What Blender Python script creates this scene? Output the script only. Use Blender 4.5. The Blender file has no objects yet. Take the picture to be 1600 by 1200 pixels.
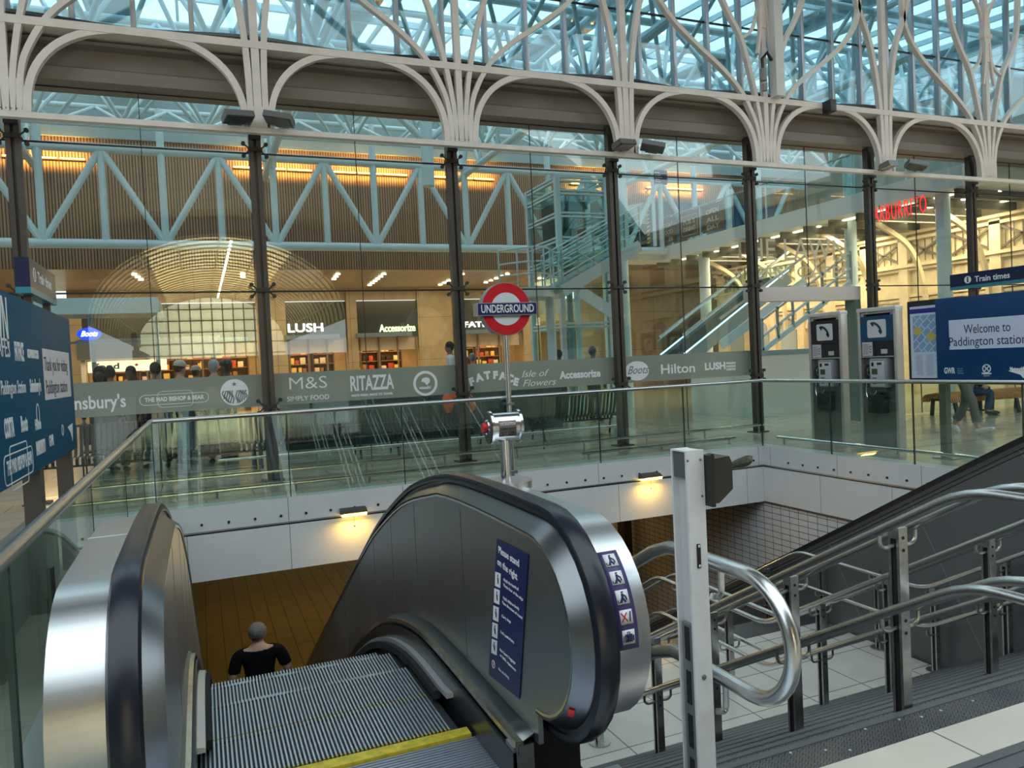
import bpy, bmesh, math, random
from mathutils import Vector, Matrix
random.seed(7)
S = bpy.context.scene
COL = S.collection
PI = math.pi
# ------------------------------------------------------------------ camera
F_PX, EYE = 1187.9, 1.62
_yaw, _pit, _rol = (math.radians(a) for a in (22.307, 1.712, 2.767))
_f = Vector((math.sin(_yaw)*math.cos(_pit), math.cos(_yaw)*math.cos(_pit), -math.sin(_pit)))
_r = Vector((math.cos(_yaw), -math.sin(_yaw), 0)); _d = _f.cross(_r)
_R = math.cos(_rol)*_r + math.sin(_rol)*_d
_D = -math.sin(_rol)*_r + math.cos(_rol)*_d
cd = bpy.data.cameras.new('camera'); cam = bpy.data.objects.new('camera', cd); COL.objects.link(cam)
cd.sensor_width = 36; cd.lens = F_PX/1600*36; cd.clip_start = .05; cd.clip_end = 500
cam.matrix_world = Matrix(((_R.x, -_D.x, -_f.x, 0), (_R.y, -_D.y, -_f.y, 0), (_R.z, -_D.z, -_f.z, EYE), (0, 0, 0, 1)))
S.camera = cam
def at(x, y, X=None, Y=None, Z=None):
    """world point seen at photo pixel (x, y) on the plane X=.. / Y=.. / Z=.. (used to survey real positions)"""
    d = (x-800)/F_PX*_R + (y-600)/F_PX*_D + _f
    o = Vector((0, 0, EYE))
    t = X/d.x if X is not None else (Y/d.y if Y is not None else (Z-EYE)/d.z)
    return o + t*d
# ------------------------------------------------------------------ light and exposure
w = bpy.data.worlds.new('sky'); S.world = w; w.use_nodes = True
wn = w.node_tree.nodes; wl = w.node_tree.links
bg = wn['Background']; bg.inputs[1].default_value = 1.95
tc = wn.new('ShaderNodeTexCoord'); sp = wn.new('ShaderNodeSeparateXYZ'); cr = wn.new('ShaderNodeValToRGB')
wl.new(tc.outputs['Generated'], sp.inputs[0]); wl.new(sp.outputs['Z'], cr.inputs[0]); wl.new(cr.outputs[0], bg.inputs[0])
cr.color_ramp.elements[0].position = 0; cr.color_ramp.elements[0].color = (.62, .66, .66, 1)
cr.color_ramp.elements[1].position = .45; cr.color_ramp.elements[1].color = (.80, .95, 1.0, 1)
S.view_settings.view_transform = 'Standard'; S.view_settings.look = 'None'
S.view_settings.exposure = 0.28; S.view_settings.gamma = 1.0; S.view_settings.use_curve_mapping = False
S.cycles.transparent_max_bounces = 32; S.cycles.max_bounces = 8; S.cycles.diffuse_bounces = 3
S.cycles.glossy_bounces = 4; S.cycles.sample_clamp_indirect = 6; S.cycles.caustics_reflective = False
def lamp(name, kind, loc, energy, color, size=1, sizey=None, rot=(0, 0, 0), spot=None):
    l = bpy.data.lights.new(name, kind); l.energy = energy; l.color = color
    if kind == 'AREA':
        l.size = size
        if sizey: l.shape = 'RECTANGLE'; l.size_y = sizey
    elif kind in ('POINT', 'SPOT'): l.shadow_soft_size = size
    if spot: l.spot_size = spot; l.spot_blend = .6
    o = bpy.data.objects.new(name, l); o.location = loc; o.rotation_euler = rot; COL.objects.link(o)
    return o
AMB = (1.0, .60, .07); WARM = (1.0, .62, .26)
# sodium lamps of the ticket hall below
for y in (13.5, 18.5, 23.5): lamp('hall_lamp', 'AREA', (2.2, y, -1.05), 10, AMB, 5, 1.2)
lamp('hall_lamp', 'AREA', (7.2, 16, -1.05), 12, (1, .60, .2), 2, 5)
# lamps added under the gallery to brighten the cream wall; shop ceiling lamps
for y in (15, 19, 23): lamp('gallery_fill', 'AREA', (19.2, y, 5.1), 190, (1, .82, .54), 2.4, 2)
for x in (-3, 3, 9, 15): lamp('shop_lamp', 'AREA', (x, 30.2, 5.0), 150, (1, .74, .42), 4, 3)
for x in (-4, 2, 8, 14): lamp('shop_lamp', 'AREA', (x, 35.5, 3.2), 270, (1, .62, .25), 5, 3)
# lamps added behind the camera to brighten the train shed vault lining
for y in (-57, -71, -85, -99): lamp('vault_fill', 'AREA', (2.4, y, 3.6), 5200, (1, .84, .52), 12, 9, rot=(PI, 0, 0))

# ------------------------------------------------------------------ materials
MATS = {}
def mat(n, col, rough=.5, metal=0., noise=None, bump=None, emis=None, spec=None, stretch=None, coat=0):
    if n in MATS: return MATS[n]
    m = bpy.data.materials.new(n); m.use_nodes = True; MATS[n] = m
    N, Lk = m.node_tree.nodes, m.node_tree.links
    b = N['Principled BSDF']
    b.inputs['Base Color'].default_value = (*col, 1); b.inputs['Roughness'].default_value = rough
    b.inputs['Metallic'].default_value = metal
    if spec is not None: b.inputs['Specular IOR Level'].default_value = spec
    if coat: b.inputs['Coat Weight'].default_value = coat
    if emis: b.inputs['Emission Color'].default_value = (*emis[:3], 1); b.inputs['Emission Strength'].default_value = emis[3]
    if noise or bump:
        g = N.new('ShaderNodeNewGeometry'); mp = N.new('ShaderNodeMapping'); Lk.new(g.outputs['Position'], mp.inputs[0])
        if stretch: mp.inputs['Scale'].default_value = stretch
        nz = N.new('ShaderNodeTexNoise'); Lk.new(mp.outputs[0], nz.inputs['Vector']); nz.inputs['Detail'].default_value = 5
        nz.inputs['Scale'].default_value = (noise or bump)[0]
        if noise:
            r = N.new('ShaderNodeValToRGB'); Lk.new(nz.outputs['Fac'], r.inputs[0])
            a = noise[1]
            r.color_ramp.elements[0].position = .3; r.color_ramp.elements[1].position = .7
            r.color_ramp.elements[0].color = (*[c*(1-a) for c in col], 1)
            r.color_ramp.elements[1].color = (*[min(1, c*(1+a)) for c in col], 1)
            Lk.new(r.outputs[0], b.inputs['Base Color'])
            if len(noise) > 2:
                q = N.new('ShaderNodeMapRange'); Lk.new(nz.outputs['Fac'], q.inputs[0])
                q.inputs[3].default_value = rough-noise[2]; q.inputs[4].default_value = rough+noise[2]
                Lk.new(q.outputs[0], b.inputs['Roughness'])
        if bump:
            bp = N.new('ShaderNodeBump'); bp.inputs['Strength'].default_value = bump[1]; bp.inputs['Distance'].default_value = .01
            Lk.new(nz.outputs['Fac'], bp.inputs['Height']); Lk.new(bp.outputs[0], b.inputs['Normal'])
    return m
def grid(n, c1, c2, mortar, axes, bw, bh, ms, rough=.4, off=0., rot=0, bump=.3, spec=None, metal=0, noise=.12, shift=(0, 0)):
    """tile / panel / brick surface laid out in world axes, e.g. axes='xy' for a floor"""
    if n in MATS: return MATS[n]
    m = mat(n, c1, rough, metal, spec=spec); N, Lk = m.node_tree.nodes, m.node_tree.links; b = N['Principled BSDF']
    g = N.new('ShaderNodeNewGeometry'); s = N.new('ShaderNodeSeparateXYZ'); c = N.new('ShaderNodeCombineXYZ')
    Lk.new(g.outputs['Position'], s.inputs[0])
    for k, a in enumerate(axes): Lk.new(s.outputs[a.upper()], c.inputs[k])
    mp = N.new('ShaderNodeMapping'); mp.inputs['Rotation'].default_value = (0, 0, rot); mp.inputs['Location'].default_value = (*shift, 0)
    Lk.new(c.outputs[0], mp.inputs[0])
    t = N.new('ShaderNodeTexBrick'); t.offset = off; t.squash = 1
    Lk.new(mp.outputs[0], t.inputs['Vector'])
    t.inputs['Color1'].default_value = (*c1, 1); t.inputs['Color2'].default_value = (*c2, 1); t.inputs['Mortar'].default_value = (*mortar, 1)
    t.inputs['Scale'].default_value = 1; t.inputs['Brick Width'].default_value = bw; t.inputs['Row Height'].default_value = bh
    t.inputs['Mortar Size'].default_value = ms; t.inputs['Mortar Smooth'].default_value = .1
    nz = N.new('ShaderNodeTexNoise'); nz.inputs['Scale'].default_value = 3; nz.inputs['Detail'].default_value = 6
    Lk.new(g.outputs['Position'], nz.inputs['Vector'])
    mr = N.new('ShaderNodeMapRange'); mr.inputs[3].default_value = 1-noise; mr.inputs[4].default_value = 1+noise
    Lk.new(nz.outputs['Fac'], mr.inputs[0])
    mx = N.new('ShaderNodeVectorMath'); mx.operation = 'SCALE'
    Lk.new(t.outputs['Color'], mx.inputs[0]); Lk.new(mr.outputs[0], mx.inputs['Scale']); Lk.new(mx.outputs[0], b.inputs['Base Color'])
    if bump:
        bp = N.new('ShaderNodeBump'); bp.inputs['Strength'].default_value = bump; bp.inputs['Distance'].default_value = .004
        bp.invert = True
        Lk.new(t.outputs['Fac'], bp.inputs['Height']); Lk.new(bp.outputs[0], b.inputs['Normal'])
    return m
def glass(n, tint, ior=1.6, body=None, alpha=0.):
    """clear sheet glass: tinted transmission, mirror reflection by Fresnel, optional frosted body"""
    if n in MATS: return MATS[n]
    m = bpy.data.materials.new(n); m.use_nodes = True; MATS[n] = m
    N, Lk = m.node_tree.nodes, m.node_tree.links; N.remove(N['Principled BSDF'])
    t = N.new('ShaderNodeBsdfTransparent'); t.inputs[0].default_value = (*tint, 1)
    g = N.new('ShaderNodeBsdfGlossy'); g.inputs['Roughness'].default_value = 0.0; g.inputs[0].default_value = (.95, 1, .98, 1)
    gm = N.new('ShaderNodeNewGeometry'); dt = N.new('ShaderNodeVectorMath'); dt.operation = 'DOT_PRODUCT'
    Lk.new(gm.outputs['Normal'], dt.inputs[0]); Lk.new(gm.outputs['Incoming'], dt.inputs[1])
    def mth(op, a, b=None):
        q = N.new('ShaderNodeMath'); q.operation = op
        for k, v in enumerate((a, b)):
            if v is None: continue
            if isinstance(v, (int, float)): q.inputs[k].default_value = v
            else: Lk.new(v, q.inputs[k])
        return q.outputs[0]
    r0 = ((ior-1)/(ior+1))**2        # Schlick reflectance, the same from both faces of the sheet
    fr = mth('ADD', mth('MULTIPLY', mth('POWER', mth('SUBTRACT', 1., mth('ABSOLUTE', dt.outputs['Value'])), 5.), 1-r0), r0)
    mx = N.new('ShaderNodeMixShader'); out = N['Material Output']
    src = t.outputs[0]
    if body:
        d = N.new('ShaderNodeBsdfDiffuse'); d.inputs[0].default_value = (*body, 1)
        m2 = N.new('ShaderNodeMixShader'); m2.inputs[0].default_value = alpha
        Lk.new(t.outputs[0], m2.inputs[1]); Lk.new(d.outputs[0], m2.inputs[2]); src = m2.outputs[0]
    Lk.new(fr, mx.inputs[0]); Lk.new(src, mx.inputs[1]); Lk.new(g.outputs[0], mx.inputs[2]); Lk.new(mx.outputs[0], out.inputs[0])
    return m
def glow(n, col, st): return mat(n, col, .5, emis=(*col, st))
STEEL = mat('brushed_steel', (.66, .67, .69), .33, 1, noise=(9, .05, .04), stretch=(.25, 5, 5))
RAILM = mat('rail_steel', (.60, .60, .60), .27, 1)
STEELP = mat('polished_steel', (.70, .71, .72), .20, 1)
STEELD = mat('dull_steel_panel', (.40, .415, .43), .36, 1, noise=(2, .06, .05), stretch=(1, 1, .3))
POSTM = mat('stainless_post', (.52, .52, .50), .34, 1, noise=(30, .14, .08))
RUB = mat('black_rubber', (.012, .013, .018), .30, spec=.6)
RUBL = mat('handrail_rubber', (.010, .012, .022), .30, spec=.5)
DARK = mat('dark_recess', (.012, .012, .012), .6)
IRON = mat('painted_iron', (.88, .79, .73), .48, noise=(4, .06))
WHITEP = mat('white_panel', (.74, .75, .78), .34, noise=(2.2, .05))
WHITE = mat('white_paint', (.78, .77, .76), .45)
BROWNC = mat('brown_column', (.085, .072, .064), .38, metal=.35, noise=(6, .1))
BROWNB = mat('brown_beam', (.23, .19, .165), .5, noise=(1.5, .08))
TEAL = mat('pale_blue_steel', (.55, .70, .74), .42)
TEALD = mat('grey_blue_steel', (.27, .37, .40), .45)
GRAYW = mat('grey_cladding', (.12, .12, .123), .36, noise=(1.2, .10))
YEL = mat('yellow_paint', (.70, .55, .05), .55, noise=(25, .25))
TXW = mat('white_lettering', (.86, .86, .88), .5)
NAVY = mat('navy_sign', (.010, .018, .10), .35)
BLUEB = mat('blue_board', (.0, .046, .16), .28, spec=.5)
RED = mat('roundel_red', (.62, .012, .022), .3)
GL_F = glass('facade_glass', (.93, .965, .955), 1.75)
GL_U = glass('upper_glass', (.74, .90, .95), 1.7)
GL_B = glass('balustrade_glass', (.84, .918, .885), 1.6)
GL_L = glass('lift_glass', (.80, .93, .92), 1.5)
FROST = glass('frosted_film', (.72, .78, .73), 1.5, (.37, .40, .345), .74)
STONE = grid('floor_stone', (.54, .47, .37), (.49, .43, .34), (.22, .2, .16), 'xy', 1.2, .6, .006, .13, .5, bump=.1, spec=.5, noise=.25)
TREADT = grid('landing_tile', (.62, .585, .53), (.57, .54, .49), (.16, .15, .13), 'xy', .62, .62, .006, .22, 0, spec=.5, noise=.18, shift=(.1, .35))
LOWT = grid('hall_floor_tile', (.42, .36, .26), (.38, .32, .22), (.10, .08, .05), 'yx', .9, .343, .008, .35, .5, noise=.15, shift=(0, .17))
WTILE = grid('white_wall_tile', (.72, .72, .74), (.69, .69, .71), (.07, .07, .07), 'yz', .20, .10, .005, .22, 0)
WOOD = grid('wood_slats', (.42, .25, .145), (.34, .20, .11), (.022, .014, .010), 'xz', .088, 60, .014, .5, 0, bump=.5, noise=.1)
STONEW = grid('beige_stone', (.46, .36, .235), (.42, .325, .205), (.12, .09, .05), 'xz', 1.55, 1.9, .008, .3, 0, noise=.3)
CREAM = mat('cream_stone', (.72, .60, .38), .6, noise=(3, .12))

# ------------------------------------------------------------------ mesh helpers
class MB:
    def __init__(s): s.bm = bmesh.new()
    def box(s, x0, x1, y0, y1, z0, z1, bev=0):
        r = bmesh.ops.create_cube(s.bm, size=1)
        for v in r['verts']: v.co = Vector(((x0+x1)/2+v.co.x*(x1-x0), (y0+y1)/2+v.co.y*(y1-y0), (z0+z1)/2+v.co.z*(z1-z0)))
        if bev:
            es = list({e for v in r['verts'] for e in v.link_edges})
            bmesh.ops.bevel(s.bm, geom=es, offset=bev, segments=2, affect='EDGES', profile=.6)
        return s
    def obox(s, c, ax, ay, az, sx, sy, sz):
        r = bmesh.ops.create_cube(s.bm, size=1); c = Vector(c)
        for v in r['verts']: v.co = c + Vector(ax)*v.co.x*sx + Vector(ay)*v.co.y*sy + Vector(az)*v.co.z*sz
        return s
    def bar(s, a, b, w, h, up=(0, 0, 1)):
        a, b = Vector(a), Vector(b); d = b-a; L = d.length; d.normalize()
        x = d.cross(Vector(up));
        if x.length < 1e-4: x = d.cross(Vector((0, 1, 0)))
        x.normalize(); z = x.cross(d)
        return s.obox((a+b)/2, x, d, z, w, L, h)
    def tube(s, pts, r, n=10, closed=False, caps=True, rs=None):
        P = [Vector(p) for p in pts]; k = len(P); rings = []
        def tang(i):
            a = P[(i-1) % k] if (closed or i > 0) else P[0]; b = P[(i+1) % k] if (closed or i < k-1) else P[-1]
            return (b-a).normalized()
        t = tang(0); u = t.orthogonal().normalized()
        for i in range(k):
            t2 = tang(i); u = (u - t2*u.dot(t2)).normalized(); v = t2.cross(u); rr = rs[i] if rs else r
            rings.append([s.bm.verts.new(P[i]+rr*(math.cos(2*PI*j/n)*u+math.sin(2*PI*j/n)*v)) for j in range(n)])
        for i in range(k if closed else k-1):
            A, B = rings[i], rings[(i+1) % k]
            for j in range(n): s.bm.faces.new((A[j], A[(j+1) % n], B[(j+1) % n], B[j]))
        if caps and not closed: s.bm.faces.new(rings[0][::-1]); s.bm.faces.new(rings[-1])
        return s
    def sweep(s, pts, sec, up, closed=False):
        """sweep a 2D section (list of (across, normal)) along pts; up = sideways axis kept fixed"""
        P = [Vector(p) for p in pts]; k = len(P); rings = []; X = Vector(up)
        for i in range(k):
            a = P[(i-1) % k] if (closed or i > 0) else P[0]; b = P[(i+1) % k] if (closed or i < k-1) else P[-1]
            t = (b-a).normalized(); nrm = t.cross(X).normalized()
            rings.append([s.bm.verts.new(P[i]+X*q[0]+nrm*q[1]) for q in sec])
        n = len(sec)
        for i in range(k if closed else k-1):
            A, B = rings[i], rings[(i+1) % k]
            for j in range(n): s.bm.faces.new((A[j], A[(j+1) % n], B[(j+1) % n], B[j]))
        if not closed: s.bm.faces.new(rings[0][::-1]); s.bm.faces.new(rings[-1])
        return s
    def prism(s, poly, axis, a0, a1):
        def P(q, a): return {'x': (a, q[0], q[1]), 'y': (q[0], a, q[1]), 'z': (q[0], q[1], a)}[axis]
        A = [s.bm.verts.new(P(q, a0)) for q in poly]; B = [s.bm.verts.new(P(q, a1)) for q in poly]
        s.bm.faces.new(A); s.bm.faces.new(B[::-1]); n = len(poly)
        for i in range(n): s.bm.faces.new((A[i], B[i], B[(i+1) % n], A[(i+1) % n]))
        return s
    def cyl(s, a, b, r, n=20, r2=None): return s.tube([a, b], r, n, rs=[r, r if r2 is None else r2])
    def ball(s, c, r, sc=(1, 1, 1), u=16, v=10, rot=None):
        q = bmesh.ops.create_uvsphere(s.bm, u_segments=u, v_segments=v, radius=r)
        for w_ in q['verts']:
            p = Vector((w_.co.x*sc[0], w_.co.y*sc[1], w_.co.z*sc[2]))
            if rot: p = rot @ p
            w_.co = p+Vector(c)
        return s
    def quad(s, *p): s.bm.faces.new([s.bm.verts.new(q) for q in p]); return s
    def build(s, name, m, parent=None, ang=35, fix=True):
        me = bpy.data.meshes.new(name)
        if fix: bmesh.ops.recalc_face_normals(s.bm, faces=s.bm.faces)
        if parent is None:
            vs = [v.co for v in s.bm.verts]
            o0 = Vector(((min(v.x for v in vs)+max(v.x for v in vs))/2, (min(v.y for v in vs)+max(v.y for v in vs))/2, min(v.z for v in vs)))
        else:
            o0 = Vector(); q = parent
            while q is not None: o0 += q.location; q = q.parent
        for v in s.bm.verts: v.co -= o0
        s.bm.to_mesh(me); s.bm.free(); me.materials.append(m)
        if ang:
            me.shade_smooth(); me.set_sharp_from_angle(angle=math.radians(ang))
        o = bpy.data.objects.new(name, me); COL.objects.link(o)
        if parent is None: o.location = o0
        else: o.parent = parent
        return o
def tag(o, label=None, cat=None, group=None, kind=None):
    for k, v in (('label', label), ('category', cat), ('group', group), ('kind', kind)):
        if v: o[k] = v
    return o
def root(name, loc, label, cat, group=None):
    o = bpy.data.objects.new(name, None); COL.objects.link(o); o.location = loc; o.empty_display_size = .1
    return tag(o, label, cat, group)
def struct(o): o['kind'] = 'structure'; return o
def kids(o): return [c for c in COL.objects if c.parent == o]
def dup(o, loc=None, rz=None, label=None, parent=None, _ch=None):
    if _ch is None:
        _ch = {}
        for c in COL.objects:
            if c.parent: _ch.setdefault(c.parent.name, []).append(c)
    n = o.copy(); COL.objects.link(n)
    if parent: n.parent = parent
    if loc is not None: n.location = loc
    if rz is not None: n.rotation_euler = (0, 0, rz)
    if label: n['label'] = label
    for c in _ch.get(o.name, []): dup(c, parent=n, _ch=_ch)
    return n
def text(s, name, m, parent, loc, size, right=(1, 0, 0), up=(0, 0, 1), width=None, bold=0., shear=0, align='CENTER', ext=.002, space=1.):
    """flat lettering as a real, slightly raised mesh; width fits it to a given run"""
    cu = bpy.data.curves.new('t', 'FONT'); cu.body = s; cu.size = size; cu.align_x = align; cu.align_y = 'CENTER'
    cu.extrude = ext; cu.offset = bold; cu.shear = shear; cu.resolution_u = 3; cu.space_character = space
    t = bpy.data.objects.new('t', cu); COL.objects.link(t)
    dg = bpy.context.evaluated_depsgraph_get(); me = bpy.data.meshes.new_from_object(t.evaluated_get(dg))
    bpy.data.objects.remove(t); bpy.data.curves.remove(cu)
    xs = [v.co.x for v in me.vertices]; k = 1.
    if width and xs: k = width/(max(xs)-min(xs))
    r = Vector(right).normalized(); u = Vector(up).normalized(); n = r.cross(u)
    o0 = Vector(); q = parent
    while q is not None: o0 += q.location; q = q.parent
    for v in me.vertices: v.co = Vector(loc)-o0 + r*v.co.x*k + u*v.co.y + n*v.co.z
    me.name = name; me.materials.clear(); me.materials.append(m)
    o = bpy.data.objects.new(name, me); COL.objects.link(o); o.parent = parent
    return o
def cubic(P, n=6):
    """Catmull-Rom through points"""
    P = [Vector(p) for p in P]; out = []
    for i in range(len(P)-1):
        a = P[i-1] if i else P[0]*2-P[1]; b, c = P[i], P[i+1]; d = P[i+2] if i+2 < len(P) else P[-1]*2-P[-2]
        for k in range(n):
            t = k/n
            out.append(.5*((2*b)+(c-a)*t+(2*a-5*b+4*c-d)*t*t+(3*b-a-3*c+d)*t**3))
    return out+[P[-1]]
def interp(T, x):
    if x <= T[0][0]: return T[0][1]
    for i in range(len(T)-1):
        if x <= T[i+1][0]:
            x0, y0 = T[i]; x1, y1 = T[i+1]
            m0 = (y1-y0)/(x1-x0) if i == 0 else (y1-T[i-1][1])/(x1-T[i-1][0])
            m1 = (y1-y0)/(x1-x0) if i+2 >= len(T) else (T[i+2][1]-y0)/(T[i+2][0]-x0)
            h = x1-x0; t = (x-x0)/h
            return (2*t**3-3*t*t+1)*y0+(t**3-2*t*t+t)*h*m0+(-2*t**3+3*t*t)*y1+(t**3-t*t)*h*m1
    x0, y0 = T[-2]; x1, y1 = T[-1]
    return y1+(y1-y0)/(x1-x0)*(x-x1)
def frange(a, b, n): return [a+(b-a)*i/(n-1) for i in range(n)]
# ================================================================== SETTING
XL, XR, YB = -.575, 8.63, 10.15          # stair well
YF = 12.1                                # glazed screen
HALL = -4.0
def boxes(name, m, L, parent=None, bev=0):
    b = MB()
    for q in L: b.box(*q, bev=bev)
    return b.build(name, m, parent)
fl = struct(boxes('floor', STONE, [(-16, XL-.012, -112, 12, -.3, 0), (XR+.012, 26, -112, 12, -.3, 0), (-16, 26, 12, 40, -.3, 0),
    (XL-.012, XR+.012, YB+.012, 12, -.3, 0), (XL-.012, XR+.012, -112, 1.0, -.3, 0), (1.42, XR, 1.0, 2.02, -.3, 0)]))
# front edge of the stairs: ribbed warning paving, pale stone strip, chequer plate
TACT = mat('tactile_paving', (.11, .11, .12), .5, noise=(8, .15))
b = MB().box(1.45, 6.36, .9, 2.02, -.02, .004)
for i in range(9): b.box(1.45, 6.36, 2.0-.028-i*.075, 2.0-i*.075, .003, .010, bev=.002)
struct(b.build('floor_tactile_strip', TACT))
struct(boxes('floor_stone_strip', grid('stone_strip', (.66, .59, .50), (.61, .55, .465), (.15, .14, .12), 'xy', .98, .6, .005, .3, 0, noise=.15, shift=(.22, 0)), [(1.45, 6.36, 2.02, 2.235, -.3, .006)]))
# chequer plate material: raised lozenges
CHEQ = mat('chequer_plate', (.085, .085, .09), .38, metal=.4)
def _cheq():
    N, Lk = CHEQ.node_tree.nodes, CHEQ.node_tree.links; b = N['Principled BSDF']
    g = N.new('ShaderNodeNewGeometry'); hs = []
    for sgn in (1, -1):
        mp = N.new('ShaderNodeMapping'); mp.inputs['Rotation'].default_value = (0, 0, sgn*PI/4); Lk.new(g.outputs['Position'], mp.inputs[0])
        t = N.new('ShaderNodeTexBrick'); t.offset = .5; Lk.new(mp.outputs[0], t.inputs['Vector']); t.inputs['Scale'].default_value = 1
        t.inputs['Brick Width'].default_value = .044; t.inputs['Row Height'].default_value = .022; t.inputs['Mortar Size'].default_value = .0075
        t.inputs['Mortar Smooth'].default_value = .5; hs.append(t)
    mx = N.new('ShaderNodeMath'); mx.operation = 'MULTIPLY'; Lk.new(hs[0].outputs['Fac'], mx.inputs[0]); Lk.new(hs[1].outputs['Fac'], mx.inputs[1])
    bp = N.new('ShaderNodeBump'); bp.inputs['Strength'].default_value = 1.; bp.inputs['Distance'].default_value = .012; bp.invert = True
    Lk.new(mx.outputs[0], bp.inputs['Height']); Lk.new(bp.outputs[0], b.inputs['Normal'])
    nz = N.new('ShaderNodeTexNoise'); nz.inputs['Scale'].default_value = 2.5; Lk.new(g.outputs['Position'], nz.inputs['Vector'])
    r = N.new('ShaderNodeValToRGB'); r.color_ramp.elements[0].color = (.085, .085, .098, 1); r.color_ramp.elements[1].color = (.15, .14, .13, 1)
    r.color_ramp.elements[0].position = .35; r.color_ramp.elements[1].position = .7
    Lk.new(nz.outputs['Fac'], r.inputs[0]); Lk.new(r.outputs[0], b.inputs['Base Color'])
_cheq()
struct(boxes('floor_chequer_plate', CHEQ, [(1.45, 6.36, 2.235, 2.42, -.3, .0)]))
rv = MB()
for px, py in ((1352, 1139), (1328, 1172), (1405, 1124), (1440, 1120), (1262, 1160), (1290, 1172), (1470, 1110), (1520, 1095), (1235, 1176)): q = at(px, py, Z=.002); rv.cyl((q.x, q.y, -.002), (q.x, q.y, .003), .006, 10)
rv.build('plate_screws', mat('screw_bright', (.75, .75, .74), .35, .6), [o for o in COL.objects if o.name == 'floor_chequer_plate'][0])
# fascia of the well
FU = grid('fascia_upper', (.70, .71, .74), (.69, .70, .73), (.25, .25, .26), 'xz', 1.515, 4, .005, .33, 0, shift=(.55, 2), noise=.04)
FUy = grid('fascia_upper_side', (.70, .71, .74), (.69, .70, .73), (.25, .25, .26), 'yz', 1.42, 4, .005, .33, 0, shift=(-.03, 2), noise=.04)
FL = grid('fascia_lower', (.76, .76, .775), (.75, .75, .765), (.28, .28, .28), 'xz', 1.22, 4, .005, .33, 0, shift=(.25, 2), noise=.05)
FLy = grid('fascia_lower_side', (.76, .76, .775), (.75, .75, .765), (.28, .28, .28), 'yz', 1.3, 4, .005, .33, 0, shift=(.2, 2), noise=.05)
wb = struct(boxes('wall_back', FU, [(XL, XR, YB, YB+.25, -.31, .002)]))
wl_ = struct(boxes('wall_left', FUy, [(XL-.25, XL, 2.6, YB+.25, -.31, .002)]))
wr = struct(boxes('wall_right', FUy, [(XR, XR+.25, 2.6, YB+.25, -.31, .002)]))
boxes('lower_panel', FL, [(XL, XR, YB+.005, YB+.25, -.925, -.345)], wb)
boxes('lower_panel', FLy, [(XL-.25, XL-.005, 2.6, YB+.25, -.925, -.345)], wl_)
boxes('lower_panel', FLy, [(XR+.005, XR+.25, 2.6, YB+.25, -.925, -.345)], wr)
boxes('seam', DARK, [(XL, XR, YB+.03, YB+.25, -.35, -.305)], wb); boxes('seam', DARK, [(XL-.25, XL-.03, 2.6, YB, -.35, -.305)], wl_)
boxes('seam', DARK, [(XR+.03, XR+.25, 2.6, YB, -.35, -.305)], wr)
boxes('seam_rail', STEELD, [(XL, XR, YB-.008, YB+.1, -.325, -.305)], wb); boxes('seam_rail', STEELD, [(XR-.008, XR+.1, 2.6, YB, -.325, -.305)], wr)
boxes('bottom_trim', STEELD, [(XR-.006, XR+.2, 2.6, YB, -.95, -.92)], wr)
def bolts(par, fn, n):
    q = MB()
    for i in range(n):
        p, d = fn(i); q.cyl(Vector(p), Vector(p)+Vector(d)*.012, .017, 10)
    q.build('fixing_bolts', mat('bolt_dark', (.05, .05, .06), .4, .8), par)
bolts(wb, lambda i: ((-.39+i*.315, YB, -.22), (0, -1, 0)), 29)
bolts(wr, lambda i: ((XR, 4.2+i*.315, -.22), (-1, 0, 0)), 18)
# ticket hall below
struct(boxes('floor_lower', LOWT, [(-9, 14, 1, 30, HALL-.3, HALL)]))
struct(boxes('ceiling_lower', mat('hall_ceiling', (.45, .43, .38), .6), [(-9, 14, YB+.25, 30, -.93, -.6), (XR+.25, 14, 0, YB+.25, -.93, -.6), (-9, XL-.25, 0, YB+.25, -.93, -.6)]))
struct(boxes('wall_lower_right', WTILE, [(XR+.02, XR+.3, 1, 19, HALL, -.93)]))
struct(boxes('wall_lower_back', grid('hall_back_tile', (.60, .56, .45), (.58, .54, .43), (.08, .07, .06), 'xz', .2, .1, .005, .3, 0), [(-9, 14, 29.5, 30, HALL, -.93)]))
struct(boxes('wall_lower_left', mat('hall_wall', (.35, .3, .22), .6), [(-9, -8.7, 1, 30, HALL, -.93)]))
struct(boxes('wall_lower_front', DARK, [(-9, 14, .9, 1.0, HALL, -.3)]))
a, c = at(976, 830, Y=14.2), at(986, 830, Y=14.2)
struct(boxes('column_lower', mat('hall_dark_column', (.05, .032, .02), .4), [(a.x, c.x+.02, 14.2, 14.5, HALL, -.93)]))
a, c = at(988, 830, Y=14.6), at(1027, 830, Y=14.6)
struct(boxes('partition_lower', mat('hall_partition', (.30, .21, .08), .5, noise=(2, .1)), [(a.x, c.x, 14.6, 14.9, HALL, -.93)]))

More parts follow.
